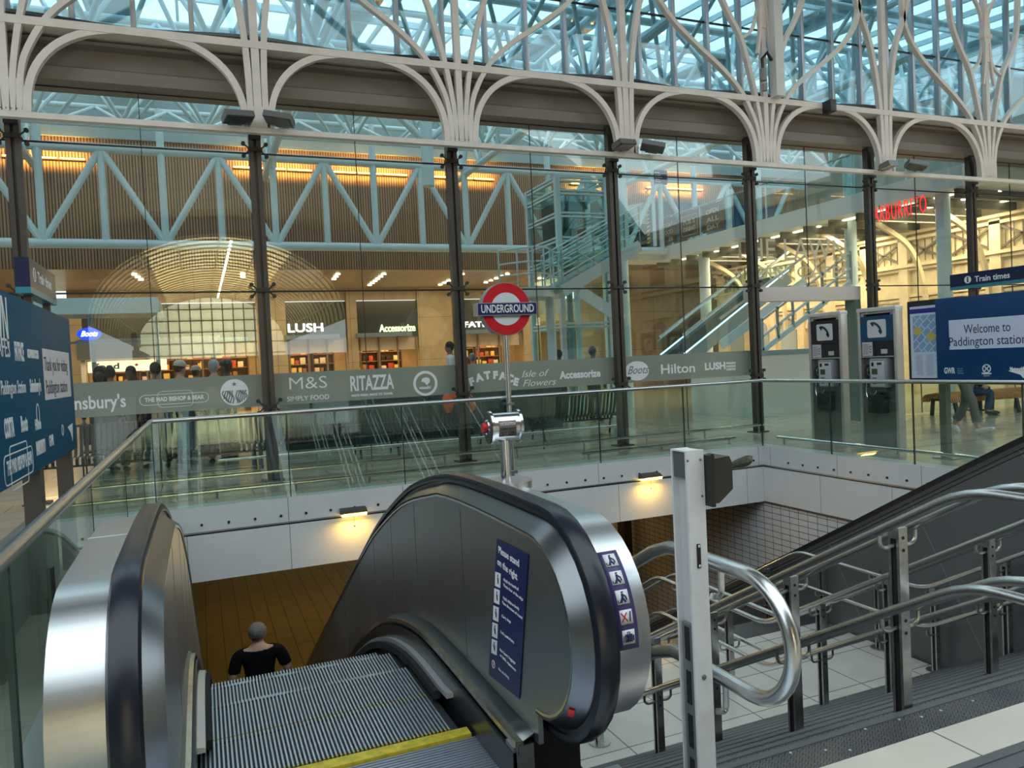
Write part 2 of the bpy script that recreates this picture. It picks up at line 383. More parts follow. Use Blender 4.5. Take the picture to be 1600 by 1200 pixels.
# ------------------------------------------------------------------ atrium shell
ZS = 5.12
struct(boxes('wall_far', WOOD, [(-16, 26, 27, 27.3, ZS, 9.2)]))
struct(boxes('trim_1', TEALD, [(-16, 26, 26.9, 27.3, 9.2, 9.75)]))
struct(boxes('ceiling_shops', STONEW if 0 else grid('soffit_stone', (.46, .36, .24), (.42, .33, .215), (.14, .11, .07), 'xy', 1.5, 3, .012, .28, 0, noise=.3), [(-16, 26, 27.05, 33.4, ZS-.001, ZS+.25)]))
struct(boxes('wall_atrium_left', mat('atrium_side', (.30, .28, .25), .6), [(-16.3, -16, 12.4, 40, 0, 12)]))
struct(boxes('wall_atrium_right', mat('atrium_side', (.3, .28, .25), .6), [(26, 26.3, 12.4, 40, 0, 12)]))
struct(boxes('wall_shop_back', mat('shop_back', (.42, .33, .22), .6, noise=(1.5, .2)), [(-16, 26, 39.6, 39.9, 0, 5.1)]))
struct(boxes('ceiling_shop_interior', mat('shop_ceiling', (.6, .52, .4), .6), [(-16, 26, 33.4, 39.7, 3.5, 3.8)]))
# glazed roof
rb = MB()
for i in range(43): x = -16+i; rb.bar((x, 12.3, 9.9), (x, 27.2, 9.9+1.6), .07, .14)
for y, z in ((12.4, 9.9), (14.9, 10.17), (17.4, 10.44), (19.9, 10.7), (22.4, 10.97), (24.9, 11.24), (27.2, 11.5)): rb.bar((-16, y, z), (26, y, z), .09, .16)
ro = struct(rb.build('ceiling', TEAL))
g = MB(); g.prism([(12.3, 9.98), (27.2, 11.58), (27.2, 11.60), (12.3, 10.0)], 'x', -16, 26)
g.build('roof_glazing', glass('roof_glass', (.97, .99, 1.), 1.3), ro)
bl = MB()                                    # grey solid roof strips between the glazed ones
for x in (-13, -7.4, -1.6, 4.2, 10.1, 16, 22): bl.prism([(12.3, 10.02), (27.2, 11.62), (27.2, 11.72), (12.3, 10.12)], 'x', x-.55, x+.55)
bl.build('roof_deck', TEALD, ro)
struct(boxes('trim_2', TEALD, [(-16, 26, 27.0, 27.3, 9.75, 11.7)]))
# train shed behind the camera (seen mirrored in the screen): far lit vault, dark near roof, side walls
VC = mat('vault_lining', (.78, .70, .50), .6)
VX, VZ, VR, VH, VY0, VY1 = 2.4, 6.6, 11.0, 7.6, -106, -50
def vp(t, r=0): return (VX+(VR+r)*math.cos(t), VZ+(VH+r)*math.sin(t))
v = MB(); n = 26
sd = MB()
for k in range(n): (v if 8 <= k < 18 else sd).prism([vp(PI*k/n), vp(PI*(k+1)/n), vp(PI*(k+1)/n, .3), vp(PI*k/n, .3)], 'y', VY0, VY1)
vt = struct(v.build('ceiling_train_shed', VC, ang=0)); sd.build('vault_unlit_side', mat('vault_unlit_side', (.10, .085, .06), .7), vt, ang=0)  # sides coloured dark so the vault looks lit at the crown only
v = MB(); T_ = frange(0, PI, 27)
for a, c in zip(T_[:-1], T_[1:]): p0, p1 = vp(a, .3), vp(c, .3); v.prism([p0, p1, (p1[0], 18), (p0[0], 18)], 'y', VY1-.3, VY1)
for s in (-1, 1): v.box(min(VX+s*VR, VX+s*24), max(VX+s*VR, VX+s*24), VY1-.3, VY1, 0, 18)
struct(v.build('wall_sky_block', mat('shed_roof_dark', (.05, .046, .04), .7)))  # added wall, blocks the bright sky from the reflection in the screen
v = MB()
for k in range(23): y = VY0+2.5*k; v.sweep([(vp(t, -.05)[0], y, vp(t, -.05)[1]) for t in frange(0, PI, 27)], [(-.06, -.10), (.06, -.10), (.06, .10), (-.06, .10)], (0, 1, 0))
for t in frange(.25, PI-.25, 9): a = vp(t, -.08); v.bar((a[0], VY0, a[1]), (a[0], VY1, a[1]), .14, .14)
v.build('vault_ribs', mat('vault_rib', (.16, .135, .09), .6), vt)
v = MB()
for i in range(24): v.ball((VX+1.0, VY1-.5-i*2.3, VZ+VH-.35), .14, u=8, v=6)
v.build('vault_lights', glow('vault_light', (1, .93, .72), 26), vt)
v = MB(); v.prism([vp(t) for t in frange(0, PI, 27)]+[(VX-VR, 4.5), (VX+VR, 4.5)], 'y', VY0-.4, VY0-.2); wd = struct(v.build('wall_train_shed_end', glow('gable_glazing', (.80, .86, .74), .9)))
struct(boxes('wall_shed_end_base', mat('shed_brick', (.10, .085, .07), .8), [(-22, 28, VY0-.4, VY0, 0, 4.5)]))
v = MB()
for i in range(-5, 6): h = VH*math.sqrt(max(.02, 1-(i*1.6/VR)**2)); v.box(VX+i*1.6-.09, VX+i*1.6+.09, VY0-.2, VY0, 0, VZ+h)
for z in (5, 6.8, 8.6, 10.4, 12.2): h = VR*math.sqrt(max(.01, 1-(max(0, z-VZ)/VH)**2)); v.box(VX-h, VX+h, VY0-.2, VY0, z-.09, z+.09)
v.build('gable_bars', mat('vault_rib', (.16, .135, .09), .6), wd)
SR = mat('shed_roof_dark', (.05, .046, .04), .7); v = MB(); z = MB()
for k in range(9):
    y1 = -13-4.2*k
    for a, c in zip(frange(0, PI, 13)[:-1], frange(0, PI, 13)[1:]):
        P = [(3+22*math.cos(q), 4.5+11.5*math.sin(q)) for q in (a, c)]; Q = [(3+22.3*math.cos(q), 4.5+11.8*math.sin(q)) for q in (c, a)]
        v.prism(P+Q, 'y', y1-3.95, y1)
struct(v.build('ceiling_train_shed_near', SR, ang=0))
struct(boxes('ceiling_light_block', SR, [(-16, 26, 3.2, 11.9, 11.6, 11.8)]))  # unseen slab added above the well to darken reflections in the steel
struct(boxes('wall_shed_left', mat('shed_brick', (.10, .085, .07), .8), [(-16.5, -16, -112, 10, 0, 6)]))
cs = struct(boxes('wall_shed_right', CREAM, [(24, 24.4, -70, 11, 0, 8.5)]))
b = MB()
for zz, d in ((7.9, .3), (6.6, .2), (5.2, .16), (4.9, .24), (3.6, .15), (1.0, .1)): b.box(24-d, 24, -70, 11, zz, zz+.16)
for k in range(24): b.box(23.82, 24, 10-3.4*k-.2, 10-3.4*k+.2, 0, 8.2)
b.build('cornices', CREAM, cs)
b = MB()
for k in range(23):
    y = 8.3-3.4*k; b.prism([(y-.85, 1.3), (y+.85, 1.3)]+[(y+.85*math.cos(a), 2.6+.85*math.sin(a)) for a in frange(0, PI, 9)], 'x', 23.96, 24.0); b.box(23.96, 24, y-.7, y+.7, 5.5, 6.4)
b.build('arched_windows', mat('shed_window', (.12, .14, .15), .2), cs)
# ================================================================== GLAZED SCREEN
BAY = 3.083; CX = [-2.115, .95, 4.01, 7.02, 10.08, 13.2, 16.28, 19.37]        # column lines
ZJ, ZT, ZB = 2.855, 4.93, 5.70                            # glazing joints, underside of beam
ORD = ['leftmost', 'second from the left', 'third from the left', 'fourth from the left', 'fifth from the left', 'sixth from the left', 'seventh from the left', 'eighth from the left']
# brown columns
def column():
    r = root('steel_column', (0, 0, 0), 'brown steel column of the glazed screen', 'column', 'brown columns of the glazed screen')
    b = MB(); b.box(-.085, -.02, -.10, .0, 0, ZB); b.box(.02, .085, -.10, .0, 0, ZB); b.box(-.085, .085, -.012, .03, 0, ZB); b.box(-.075, .075, -.05, -.01, 0, ZB)
    b.build('shaft', BROWNC, r)
    b = MB(); b.prism([(-.085, ZB-.62), (.085, ZB-.62), (.085, ZB-.55), (.04, ZB-.45), (.04, ZB-.2), (.15, ZB), (-.15, ZB), (-.04, ZB-.2), (-.04, ZB-.45), (-.085, ZB-.55)], 'y', -.16, -.10)
    b.build('head_bracket', mat('black_bracket', (.035, .03, .028), .45), r)
    for z in (1.12, ZJ, ZT):
        c = MB(); c.box(-.10, .10, -.125, -.09, z-.03, z+.03); c.box(-.095, .095, -.1, .05, z-.02, z+.02)
        k = c.build('clamp', mat('black_bracket', (.035, .03, .028), .45), r)
        f = MB()
        for sx in (-1, 1):
            for sz in (-1, 1):
                f.tube([(sx*.09, -.09, z+sz*.02), (sx*.16, -.07, z+sz*.09)], .012, 6); f.cyl((sx*.16, -.085, z+sz*.09), (sx*.16, -.04, z+sz*.09), .03, 10)
        f.build('spider_fitting', mat('black_bracket', (.035, .03, .028), .45), k)
    b = MB().box(-.16, .16, -.15, .12, 0, .02); b.build('base_plate', BROWNC, r)
    return r
col0 = column()
beside = ['beside the left blue sign board', 'left of the white lettering of the food shop', 'just left of the red roundel sign', 'right of the stair lift tower', 'at the left side of the white door header', 'behind the second telephone kiosk', 'behind the right train times header']
for i in range(7):
    c = col0 if i == 0 else dup(col0)
    c.location = (CX[i], YF-.12, 0); c['label'] = 'brown steel column of the glazed screen, %s, %s' % (ORD[i], beside[i])
# glazing, one window per bay
BL = mat('silicone_joint', (.012, .012, .013), .4)
for i in range(-1, 7):
    x0 = CX[i]+.02 if i >= 0 else CX[0]-3.06; x1 = (CX[i+1] if i >= 0 else CX[0])-.02
    b = MB(); xm = (x0+x1)/2
    rows = [(.05, ZJ), (ZJ, ZT), (ZT, ZB)]
    if i == 4: rows = [(ZJ+.02, ZT), (ZT, ZB)]          # door opening under the white header
    for xa, xb in ((x0, xm), (xm, x1)):
        for z0, z1 in rows: b.box(xa+.004, xb-.004, YF, YF+.015, z0+.004, z1-.004)
    wdw = struct(b.build('window_%d' % (i+2), GL_F))
    j = MB()
    for z0, z1 in rows:
        j.box(xm-.005, xm+.005, YF-.003, YF+.018, z0, z1); j.box(x0, x1, YF-.004, YF+.019, z1-.012, z1+.012)
    j.build('glass_joint', BL, wdw)
    if i < 4:                                             # frosted band with shop names
        f = MB().box(x0, x1, YF-.006, YF-.003, 1.122, 1.607); f.build('frosted_band', FROST, wdw)
    globals().setdefault('WIN', {})[i] = wdw
def band(i, s, px, py, size, width=None, bold=.006, shear=0, m=TXW, name='lettering'):
    """lettering on the frosted band, surveyed from its place on the glass"""
    fb = next(c for c in kids(WIN[i]) if c.name.startswith('frosted_band'))
    p = at(px, py, Y=YF-.008)
    return text(s, name, m, fb, p, size, width=width, bold=bold, shear=shear, ext=.001)
def W(x0, x1, y=600): return at(x1, y, Y=YF).x-at(x0, y, Y=YF).x
band(0, "Sainsbury's", 143, 630, .255, W(88, 197), .005)
band(0, 'THE MAD BISHOP & BEAR', 273, 623, .085, W(225, 318), .003)
def outline(i, pts, w_=.008, name='logo_outline'):
    fb = next(c for c in kids(WIN[i]) if c.name.startswith('frosted_band'))
    b = MB(); b.sweep([(x, YF-.009, z) for x, z in pts], [(-.001, -w_/2), (.001, -w_/2), (.001, w_/2), (-.001, w_/2)], (0, 1, 0), closed=True)
    return b.build(name, TXW, fb)
def rrect(cx, cz, hw, hh, r, n=6):
    P = []
    for sx, sz, a0 in ((1, 1, 0), (-1, 1, PI/2), (-1, -1, PI), (1, -1, 1.5*PI)):
        for k in range(n): a = a0+PI/2*k/(n-1); P.append((cx+sx*(hw-r)+r*math.cos(a), cz+sz*(hh-r)+r*math.sin(a)))
    return P
def disc(cx, cz, r, n=40, sx=1): return [(cx+sx*r*math.cos(2*PI*k/n), cz+r*math.sin(2*PI*k/n)) for k in range(n)]
def flat(i, poly, name='logo_shape', m=TXW, y=YF-.008, t=.001):
    fb = next(c for c in kids(WIN[i]) if c.name.startswith('frosted_band'))
    return MB().prism(poly, 'y', y-t, y).build(name, m, fb)
p = at(273, 623, Y=YF); outline(0, rrect(p.x, p.z, W(220, 328)/2, .072, .07)); outline(0, rrect(p.x+.01, p.z, W(245, 300)/2, .115, .06), .006)
p = at(366.5, 613, Y=YF); rr = W(345, 389)/2
flat(0, disc(p.x, p.z, rr), 'logo_disc')
GRN = mat('band_green', (.20, .24, .215), .5)
def star(cx, cz, r, n=5): return [(cx+(r if k % 2 == 0 else r*.42)*math.sin(PI*k/n), cz+(r if k % 2 == 0 else r*.42)*math.cos(PI*k/n)) for k in range(2*n)]
flat(0, star(p.x, p.z+rr*.62, rr*.2), 'logo_star', GRN, YF-.0095)
b = MB()
for k in range(-6, 7):
    if k == 0: continue
    x = p.x+k*rr*.135; h = rr*math.sqrt(max(.05, 1-(k*.14)**2))*.85
    b.sweep(cubic([(x+.012*math.sin(t*7+k), YF-.0095, p.z-h+(h+rr*.15)*t) for t in frange(0, 1, 6)], 4), [(-.0006, -.009), (.0006, -.009), (.0006, .009), (-.0006, .009)], (0, 1, 0))
b.build('logo_waves', GRN, next(c for c in kids(WIN[0]) if c.name.startswith('frosted_band')))
band(1, 'M&S', 481, 599, .27, W(452, 511), -.002); band(1, 'SIMPLY FOOD', 482, 622, .105, W(449, 515), .001)
band(1, 'RITAZZA', 581, 599, .33, W(548, 616), .008); band(1, 'MADE FRESH, MADE TO TRAVEL', 582, 616.5, .05, W(550, 615), .002)
p = at(664.5, 599, Y=YF); rr = W(645.5, 684)/2
b = MB(); b.sweep([(x, YF-.009, z) for x, z in disc(p.x, p.z, rr*.88)], [(-.001, -.022), (.001, -.022), (.001, .022), (-.001, .022)], (0, 1, 0), closed=True)
b.build('logo_ring', TXW, next(c for c in kids(WIN[1]) if c.name.startswith('frosted_band')))
flat(1, [(p.x-.07, p.z+.02), (p.x-.05, p.z+.08), (p.x, p.z+.10), (p.x+.06, p.z+.09), (p.x+.085, p.z+.04), (p.x+.05, p.z-.01), (p.x+.02, p.z-.03), (p.x-.01, p.z+.01), (p.x-.04, p.z+.03)], 'logo_leaf')
band(1, 'wasabi', 664, 605.5, .075, W(656, 674), .002)
for k, (ch, x, y, r) in enumerate([('F', 737, 597, 18), ('A', 749, 590.5, 12), ('T', 761.5, 587, 6), ('F', 774, 586.5, 0), ('A', 785.5, 588, -5), ('C', 797, 591.5, -12), ('E', 806, 597, -20)]):
    t = math.radians(r*.9)
    fb = next(c for c in kids(WIN[2]) if c.name.startswith('frosted_band'))
    text(ch, 'lettering', TXW, fb, at(x, y, Y=YF-.008), .17, right=(math.cos(t), 0, math.sin(t)), up=(-math.sin(t), 0, math.cos(t)), bold=.012, ext=.001)
band(2, 'Isle of', 834, 584, .17, W(811, 854), -.001, .35); band(2, 'Flowers', 842, 598, .17, W(816, 868), -.001, .35)
band(2, 'Accessorize', 907, 585, .185, W(875, 939), .007)
p = at(995, 579.5, Y=YF); flat(3, disc(p.x, p.z, .18, sx=1.42), 'logo_ellipse')
band(3, 'Boots', 996, 578.5, .21, W(979, 1012), .001, .45, mat('band_green', (.2, .24, .215), .5)).data.transform(Matrix.Translation((0, -.002, 0)))
band(3, 'Hilton', 1059.5, 576.5, .25, W(1033, 1086), .004)
band(3, 'LUSH', 1117.5, 572.5, .185, W(1102, 1134), .007)
for k, s_ in enumerate(('FRESH', 'HANDMADE', 'COSMETICS')): band(3, s_, 1142, 567.5+k*4.8, .055, W(1135, 1149.5), .003)
# etched name on the glass beside the door
ETCH = glass('etched_glass', (.85, .82, .70), 1.5, (.90, .80, .60), .72)
for s_, x0, x1, y, sz in (('THE LAWN', 1150, 1326, 392, .62), ('SHOPS', 1150, 1225, 428, .34), ('CAFES', 1246, 1326, 426, .34)):
    p = at((x0+x1)/2, y, Y=YF-.006); text(s_, 'etched_lettering', ETCH, WIN[4], p, sz, width=at(x1, y, Y=YF).x-at(x0, y, Y=YF).x, ext=.001)
# white door header
o = boxes('door_header', mat('header_white', (.74, .66, .63), .5), [(CX[4]+.12, CX[4]+2.98, YF+.02, YF+.3, 2.57, 2.85)], bev=.006)
tag(o, 'wide white header panel over the open doorway behind the telephone kiosks', 'door header')
o = boxes('door_jamb', mat('jamb_green', (.13, .19, .17), .3), [(CX[4]+2.82, CX[4]+2.98, YF+.03, YF+.3, 0, 2.57)])
tag(o, 'dark green glass door jamb under the right end of the white header', 'door jamb')
# brown box girder and white flange
o = struct(MB().prism([(YF-.30, ZB), (YF+.25, ZB), (YF+.25, 6.5), (YF-.22, 6.5), (YF-.22, 6.30), (YF-.42, 6.20), (YF-.40, 6.16), (YF-.24, 6.14), (YF-.20, 5.92), (YF-.30, 5.87)], 'x', -6, 26).build('beam', BROWNB))
YA = 11.5
struct(MB().box(-6, 26, YA-.06, YF-.24, 6.245, 6.35).build('trim_3', IRON))
struct(MB().box(-6, 26, YA-.055, YA+.055, 5.05, 5.125).build('trim_4', IRON))
# black cable bundle sagging on top of the flange
for i in range(7):
    b = MB(); x0 = CX[i]; BAY = CX[i+1]-x0
    for k in range(4):
        b.tube([(x0+.0+BAY*t, YA+.06+.05*k, 6.385+.022*k+.035*math.cos(2*PI*t)+.02*(k % 2)) for t in frange(0, 1, 13)], .026, 6)
    o = b.build('cable_bundle', RUB); tag(o, 'black cable bundle lying on the iron flange over the %s bay of arches' % ORD[i].replace(' from the left', ''), 'cables', 'cables on the flange')
# upper glazing
for i in range(-1, 7):
    x0 = CX[0]-3.06 if i < 0 else CX[i]; BAY = (CX[i+1]-x0) if i >= 0 else 3.06; b = MB()
    for k in range(4): b.box(x0+BAY/4*k+.03, x0+BAY/4*(k+1)-.03, YF, YF+.02, 6.5, 10.0)
    o = struct(b.build('window_%d' % (i+12), GL_U))
    m = MB()
    for k in range(4): m.box(x0+BAY/4*k-.035, x0+BAY/4*k+.035, YF-.07, YF+.05, 6.5, 10.0, bev=.006)
    m.build('mullion', mat('silver_mullion', (.45, .46, .50), .35, .7), o)
    m = MB().box(x0, x0+BAY, YF-.01, YF+.03, 7.9, 7.925); m.build('glass_joint', BL, o)
# ------------------------------------------------------------------ ornamental iron screen
def strip(b, pts, w_=.085, d=.05, n=6, y=YA):
    q = cubic([(x, y, z) for x, z in pts], n)
    b.sweep(q, [(-d, -w_/2), (d, -w_/2), (d, w_/2), (-d, w_/2)], (0, 1, 0)); return b
Z0 = 5.13
WL = [  # right-hand half of a wide fan: x offset, height
    [(.075, 0), (.10, .5), (.19, 1.1), (.33, 1.7), (.52, 2.3), (.80, 2.75), (1.04, 3.3), (1.13, 4.2)],
    [(.14, 0), (.18, .45), (.27, .80), (.54, 1.27), (.96, 1.66), (1.52, 2.05), (2.02, 2.45), (2.36, 2.9), (2.46, 3.4), (2.40, 4.2)]]
def wide_fan(x, top):
    r = root('iron_fan', (x, YA, Z0), 'fan', 'ironwork', 'fans of the iron screen')
    b = MB().box(x-.05, x+.05, YA-.05, YA+.05, Z0, Z0+4.3); b.build('stem', IRON, r)
    for s in (-1, 1):
        for k, L in enumerate(WL):
            strip(MB(), [(x+s*a, Z0+h) for a, h in L], .075).build('branch', IRON, r)
    b = MB().box(x-.215, x+.215, YA-.045, YA+.045, Z0-.03, Z0+.42)
    for k in range(7): b.cyl((x-.18+.06*k, YA-.05, Z0+.03), (x-.18+.06*k, YA-.04, Z0+.03), .009, 8)
    b.build('root_plate', IRON, r)
    if top:
        b = MB().box(x-.13, x+.13, YA-.09, YA+.06, Z0+3.02, Z0+3.1)
        b.prism([(x-.10, Z0+3.1), (x+.10, Z0+3.1), (x+.06, Z0+3.6), (x-.06, Z0+3.6)], 'y', YA-.075, YA+.05)
        b.prism([(x-.10, Z0+3.02), (x+.10, Z0+3.02), (x+.05, Z0+2.5), (x-.05, Z0+2.5)], 'y', YA-.075, YA+.05); b.build('collar', IRON, r)
        for s in (-1, 1):
            strip(MB(), [(x+s*.06, Z0+2.9), (x+s*.10, Z0+2.4), (x+s*.17, Z0+2.0)], .05, .03, y=YA-.06).build('tail', IRON, r)
            strip(MB(), [(x+s*.08, Z0+2.85), (x+s*.24, Z0+2.45), (x+s*.52, Z0+2.25)], .05, .03).build('scroll', IRON, r)
            strip(MB(), [(x+s*.05, Z0+3.1), (x+s*.14, Z0+3.6), (x+s*.5, Z0+4.1)], .06, .03).build('scroll', IRON, r)
    return r
def narrow_fan(x):
    r = root('iron_fan', (x, YA, Z0), 'fan', 'ironwork', 'fans of the iron screen')
    MB().box(x-.055, x+.055, YA-.05, YA+.05, Z0, Z0+4.3).build('stem', IRON, r)
    for s in (-1, 1):
        strip(MB(), [(x+s*.105, Z0), (x+s*.11, .8+Z0), (x+s*.17, Z0+1.6), (x+s*.34, Z0+2.5), (x+s*.62, Z0+3.2), (x+s*.95, Z0+4.2)], .085).build('branch', IRON, r)
    b = MB().box(x-.15, x+.15, YA-.045, YA+.045, Z0-.03, Z0+.3)
    for k in range(5): b.cyl((x-.12+.06*k, YA-.05, Z0+.03), (x-.12+.06*k, YA-.04, Z0+.03), .009, 8)
    b.build('root_plate', IRON, r); return r
fx = [-2.085, .99, 4.045, 7.08, 10.13, 13.2, 16.25]
fw = ['at the left edge of the picture', 'between two grey floodlights, above the big bare column', 'above the red roundel sign', 'straight above the lift tower, over two floodlights', 'with the white cable box on its stem', 'over the right-hand pair of floodlights', 'with a collar, at the right edge of the picture']
for i, x in enumerate(fx):
    o = wide_fan(x, i in (4, 6)) if i % 2 == 0 else narrow_fan(x)
    o['label'] = '%s cream iron fan %s' % ('broad' if i % 2 == 0 else 'narrow', fw[i])
def half(i): return .215 if i % 2 == 0 else .15
aw = ['between the left picture edge and the first pair of floodlights', 'between the left floodlights and the fan above the roundel', 'right of the fan above the roundel', 'over the stair lift tower, right of the centre floodlights', 'with the small camera on its crown', 'left of the collared fan at the right edge']
for i in range(6):
    xa, xb = fx[i]+half(i)+.02, fx[i+1]-half(i+1)-.02; hw = (xb-xa)/2; xm = (xa+xb)/2
    pts = [(xm-hw*math.copysign(abs(math.cos(t))**.82, math.cos(t)), Z0+1.17*abs(math.sin(t))**.86) for t in frange(0, PI, 33)]
    b = MB(); b.sweep([(x, YA, z) for x, z in pts], [(-.05, -.045), (.05, -.045), (.05, .045), (-.05, .045)], (0, 1, 0))
    tag(b.build('iron_arch', IRON), 'cream rounded iron arch %s' % aw[i], 'arch', 'arches of the iron screen')
# cable casing on the third wide fan, camera on the fifth arch
t = root('cable_casing', (10.33, YA-.12, 6.4), 'tall white cable casing fixed to the iron fan right of centre', 'casing')
MB().box(10.23, 10.43, YA-.24, YA-.055, 6.33, 9.3, bev=.01).build('casing', WHITE, t)
MB().tube([(10.2, YA-.16, 7.0), (10.08, YA-.18, 7.12), (9.98, YA-.16, 7.0), (10.0, YA-.15, 6.8)], .03, 8).build('cable_loop', RUB, t)
b = MB(); b.cyl((10.0, YA-.15, 6.6), (10.0, YA-.15, 6.82), .06, 12); b.cyl((10.02, YA-.15, 6.42), (10.02, YA-.15, 6.55), .05, 12); b.build('cable_gland', mat('gland_grey', (.30, .30, .29), .5), t)
p = at(1298, 168, Y=YA-.15)
t = root('security_camera', p, 'small black and white security camera on the crown of the fifth arch', 'camera')
MB().box(p.x-.12, p.x+.03, p.y-.12, p.y+.1, p.z-.11, p.z+.12, bev=.015).build('housing', mat('camera_black', (.03, .03, .035), .4), t)
MB().box(p.x+.03, p.x+.22, p.y-.05, p.y+.14, p.z-.06, p.z+.02, bev=.01).build('bracket', WHITE, t)
# floodlights on the bottom flange
FLG = mat('floodlight_grey', (.20, .195, .19), .4, .4)
def flood():
    r = root('floodlight', (0, 0, 0), 'x', 'floodlight', 'floodlights on the flange')
    b = MB(); b.prism([(-.11, -.035), (.11, -.05), (.11, .02), (.07, .05), (-.11, .05)], 'x', -.20, .20); b.build('housing', FLG, r)
    MB().box(-.18, .18, -.105, .10, -.052, -.036).build('lens', mat('lens_dark', (.06, .065, .07), .15), r)
    MB().tube([(-.1, .10, .0), (-.1, .17, -.02), (.1, .17, -.02), (.1, .10, 0)], .014, 6).build('yoke', FLG, r)
    return r
f0 = flood()
for k, (px, py, rz, lab) in enumerate([(372, 183, .5, 'left one of the pair on the first narrow fan'), (436, 186, -.75, 'right one of the pair on the first narrow fan'), (975, 226, .5, 'left one of the pair above the lift tower'), (1020, 229, -.7, 'right one of the pair above the lift tower'), (1388, 258, .5, 'left one of the right-hand pair'), (1432, 258, -.65, 'right one of the right-hand pair')]):
    o = f0 if k == 0 else dup(f0)
    p = at(px, py, Y=YA-.24); o.location = p; o.rotation_euler = (-.25, -.10 if rz > 0 else .22, rz*.6); o['label'] = 'grey floodlight on the iron flange, '+lab
# ================================================================== BALUSTRADE
RZ = 1.10
def balus(name, pts, joints, label, post=True):
    """glass sheets clamped in the edge with a steel handrail on top; pts run along the edge"""
    r = root(name, (pts[0][0], pts[0][1], 0), label, 'balustrade')
    for a, c in zip(joints[:-1], joints[1:]):
        a, c = Vector(a), Vector(c); d = (c-a).normalized()
        b = MB(); b.bar(a+d*.008+Vector((0, 0, RZ/2)), c-d*.008+Vector((0, 0, RZ/2)), .018, RZ-.02); b.build('glass_panel', GL_B, r)
        b = MB(); b.bar(a+d*.002+Vector((0, 0, .545)), a+d*.014+Vector((0, 0, .545)), .022, 1.07); b.build('panel_edge', mat('glass_edge', (.02, .05, .045), .2), r)
    b = MB(); b.tube([(x, y, RZ) for x, y in pts], .028, 14); b.build('handrail', RAILM, r)
    return r
bj = [XL] + [1.0, 2.51, 4.03, 5.55, 7.08, XR]
balus('glass_balustrade', [(XL, YB), (XR, YB)], [(x, YB, 0) for x in bj], 'glass balustrade with steel handrail along the far edge of the stair well')
balus('glass_balustrade', [(XL, .6), (XL, YB)], [(XL, y, 0) for y in (.6, 2.7, 4.6, 6.5, 8.4, YB)], 'glass balustrade along the left edge, next to the escalator and blue board')
balus('glass_balustrade', [(XR, YB), (XR, 3.2)], [(XR, y, 0) for y in (YB, 8.65, 7.23, 5.79, 4.4, 3.2)], 'glass balustrade along the right edge in front of the telephone kiosks')
t = root('clamp_hinge', (XL+.02, 3.42, .55), 'small black hinge clamp on the left glass balustrade below the steel rail', 'clamp')
MB().box(XL+.01, XL+.03, 3.36, 3.46, .52, .80).box(XL+.01, XL+.02, 3.33, 3.36, .42, .92).build('plate', DARK, t)
# low bump rails on the concourse floor
def bump(x0, x1, y, z, n, label, yz=None):
    r = root('bump_rail', ((x0+x1)/2, y, 0), label, 'rail', 'low steel rails on the concourse floor')
    if yz is None:
        MB().tube([(x0, y, z), (x1, y, z)], .026, 10).build('tube', STEELP, r)
        for x in frange(x0+.12, x1-.12, n): MB().cyl((x, y, 0), (x, y, z-.01), .016, 8).build('post', STEELD, r)
    else:
        MB().tube([(x0, yz[0], z), (x0, yz[1], z)], .026, 10).build('tube', STEELP, r)
        for q in frange(yz[0]+.15, yz[1]-.15, n): MB().cyl((x0, q, 0), (x0, q, z-.01), .016, 8).build('post', STEELD, r)
bump(-1.6, 10.0, 11.7, .17, 10, 'long low steel bump rail just in front of the glazed screen')
bump(-1.0, 4.3, 10.75, .10, 6, 'low steel bump rail close behind the far balustrade, left of the roundel pole')
bump(5.55, 8.55, 10.75, .10, 3, 'short dark low bump rail close behind the far balustrade, right of the roundel pole')
bump(9.0, 9.0, 8, .12, 5, 'low steel bump rail along the right balustrade in front of the telephone kiosks', yz=(5.4, 10.2))
bump(.2, 7.6, 13.0, .26, 6, 'low steel rail behind the glazed screen in front of the slatted benches')
# ================================================================== ESCALATOR (near, left)
XC = .485
HT = [(2.62, 1.06), (3.2, 1.065), (3.6, 1.055), (3.89, 1.03), (4.34, .94), (4.73, .825), (5.54, .49), (6.35, .06), (7.43, -.54), (9.25, -1.55), (12.4, -3.30)]
DT = [(2.5, .19), (2.83, .19), (3.77, .20), (4.2, .17), (4.7, .06), (5.24, -.14), (6.31, -.69), (7.43, -1.31), (9.25, -2.32), (12.4, -4.07)]
def Hn(y): return interp(HT, y)
def Dk(y): return interp(DT, y)
YS = frange(2.62, 4.0, 8) + frange(4.1, 6.6, 16) + frange(7, 12.0, 6)
NC, NZ = 2.62, .63
def loop(off, lower=True):
    """balustrade outline (y,z) in from the handrail by off: incline, top, newel half circle, back underneath"""
    r = .43-off
    P = [(y, Hn(y)-off*(1.0 if y < 4 else 1.12)) for y in YS[::-1]]
    P += [(NC-r*math.sin(t), NZ+r*math.cos(t)) for t in frange(0, PI, 17)[1:]]
    return P
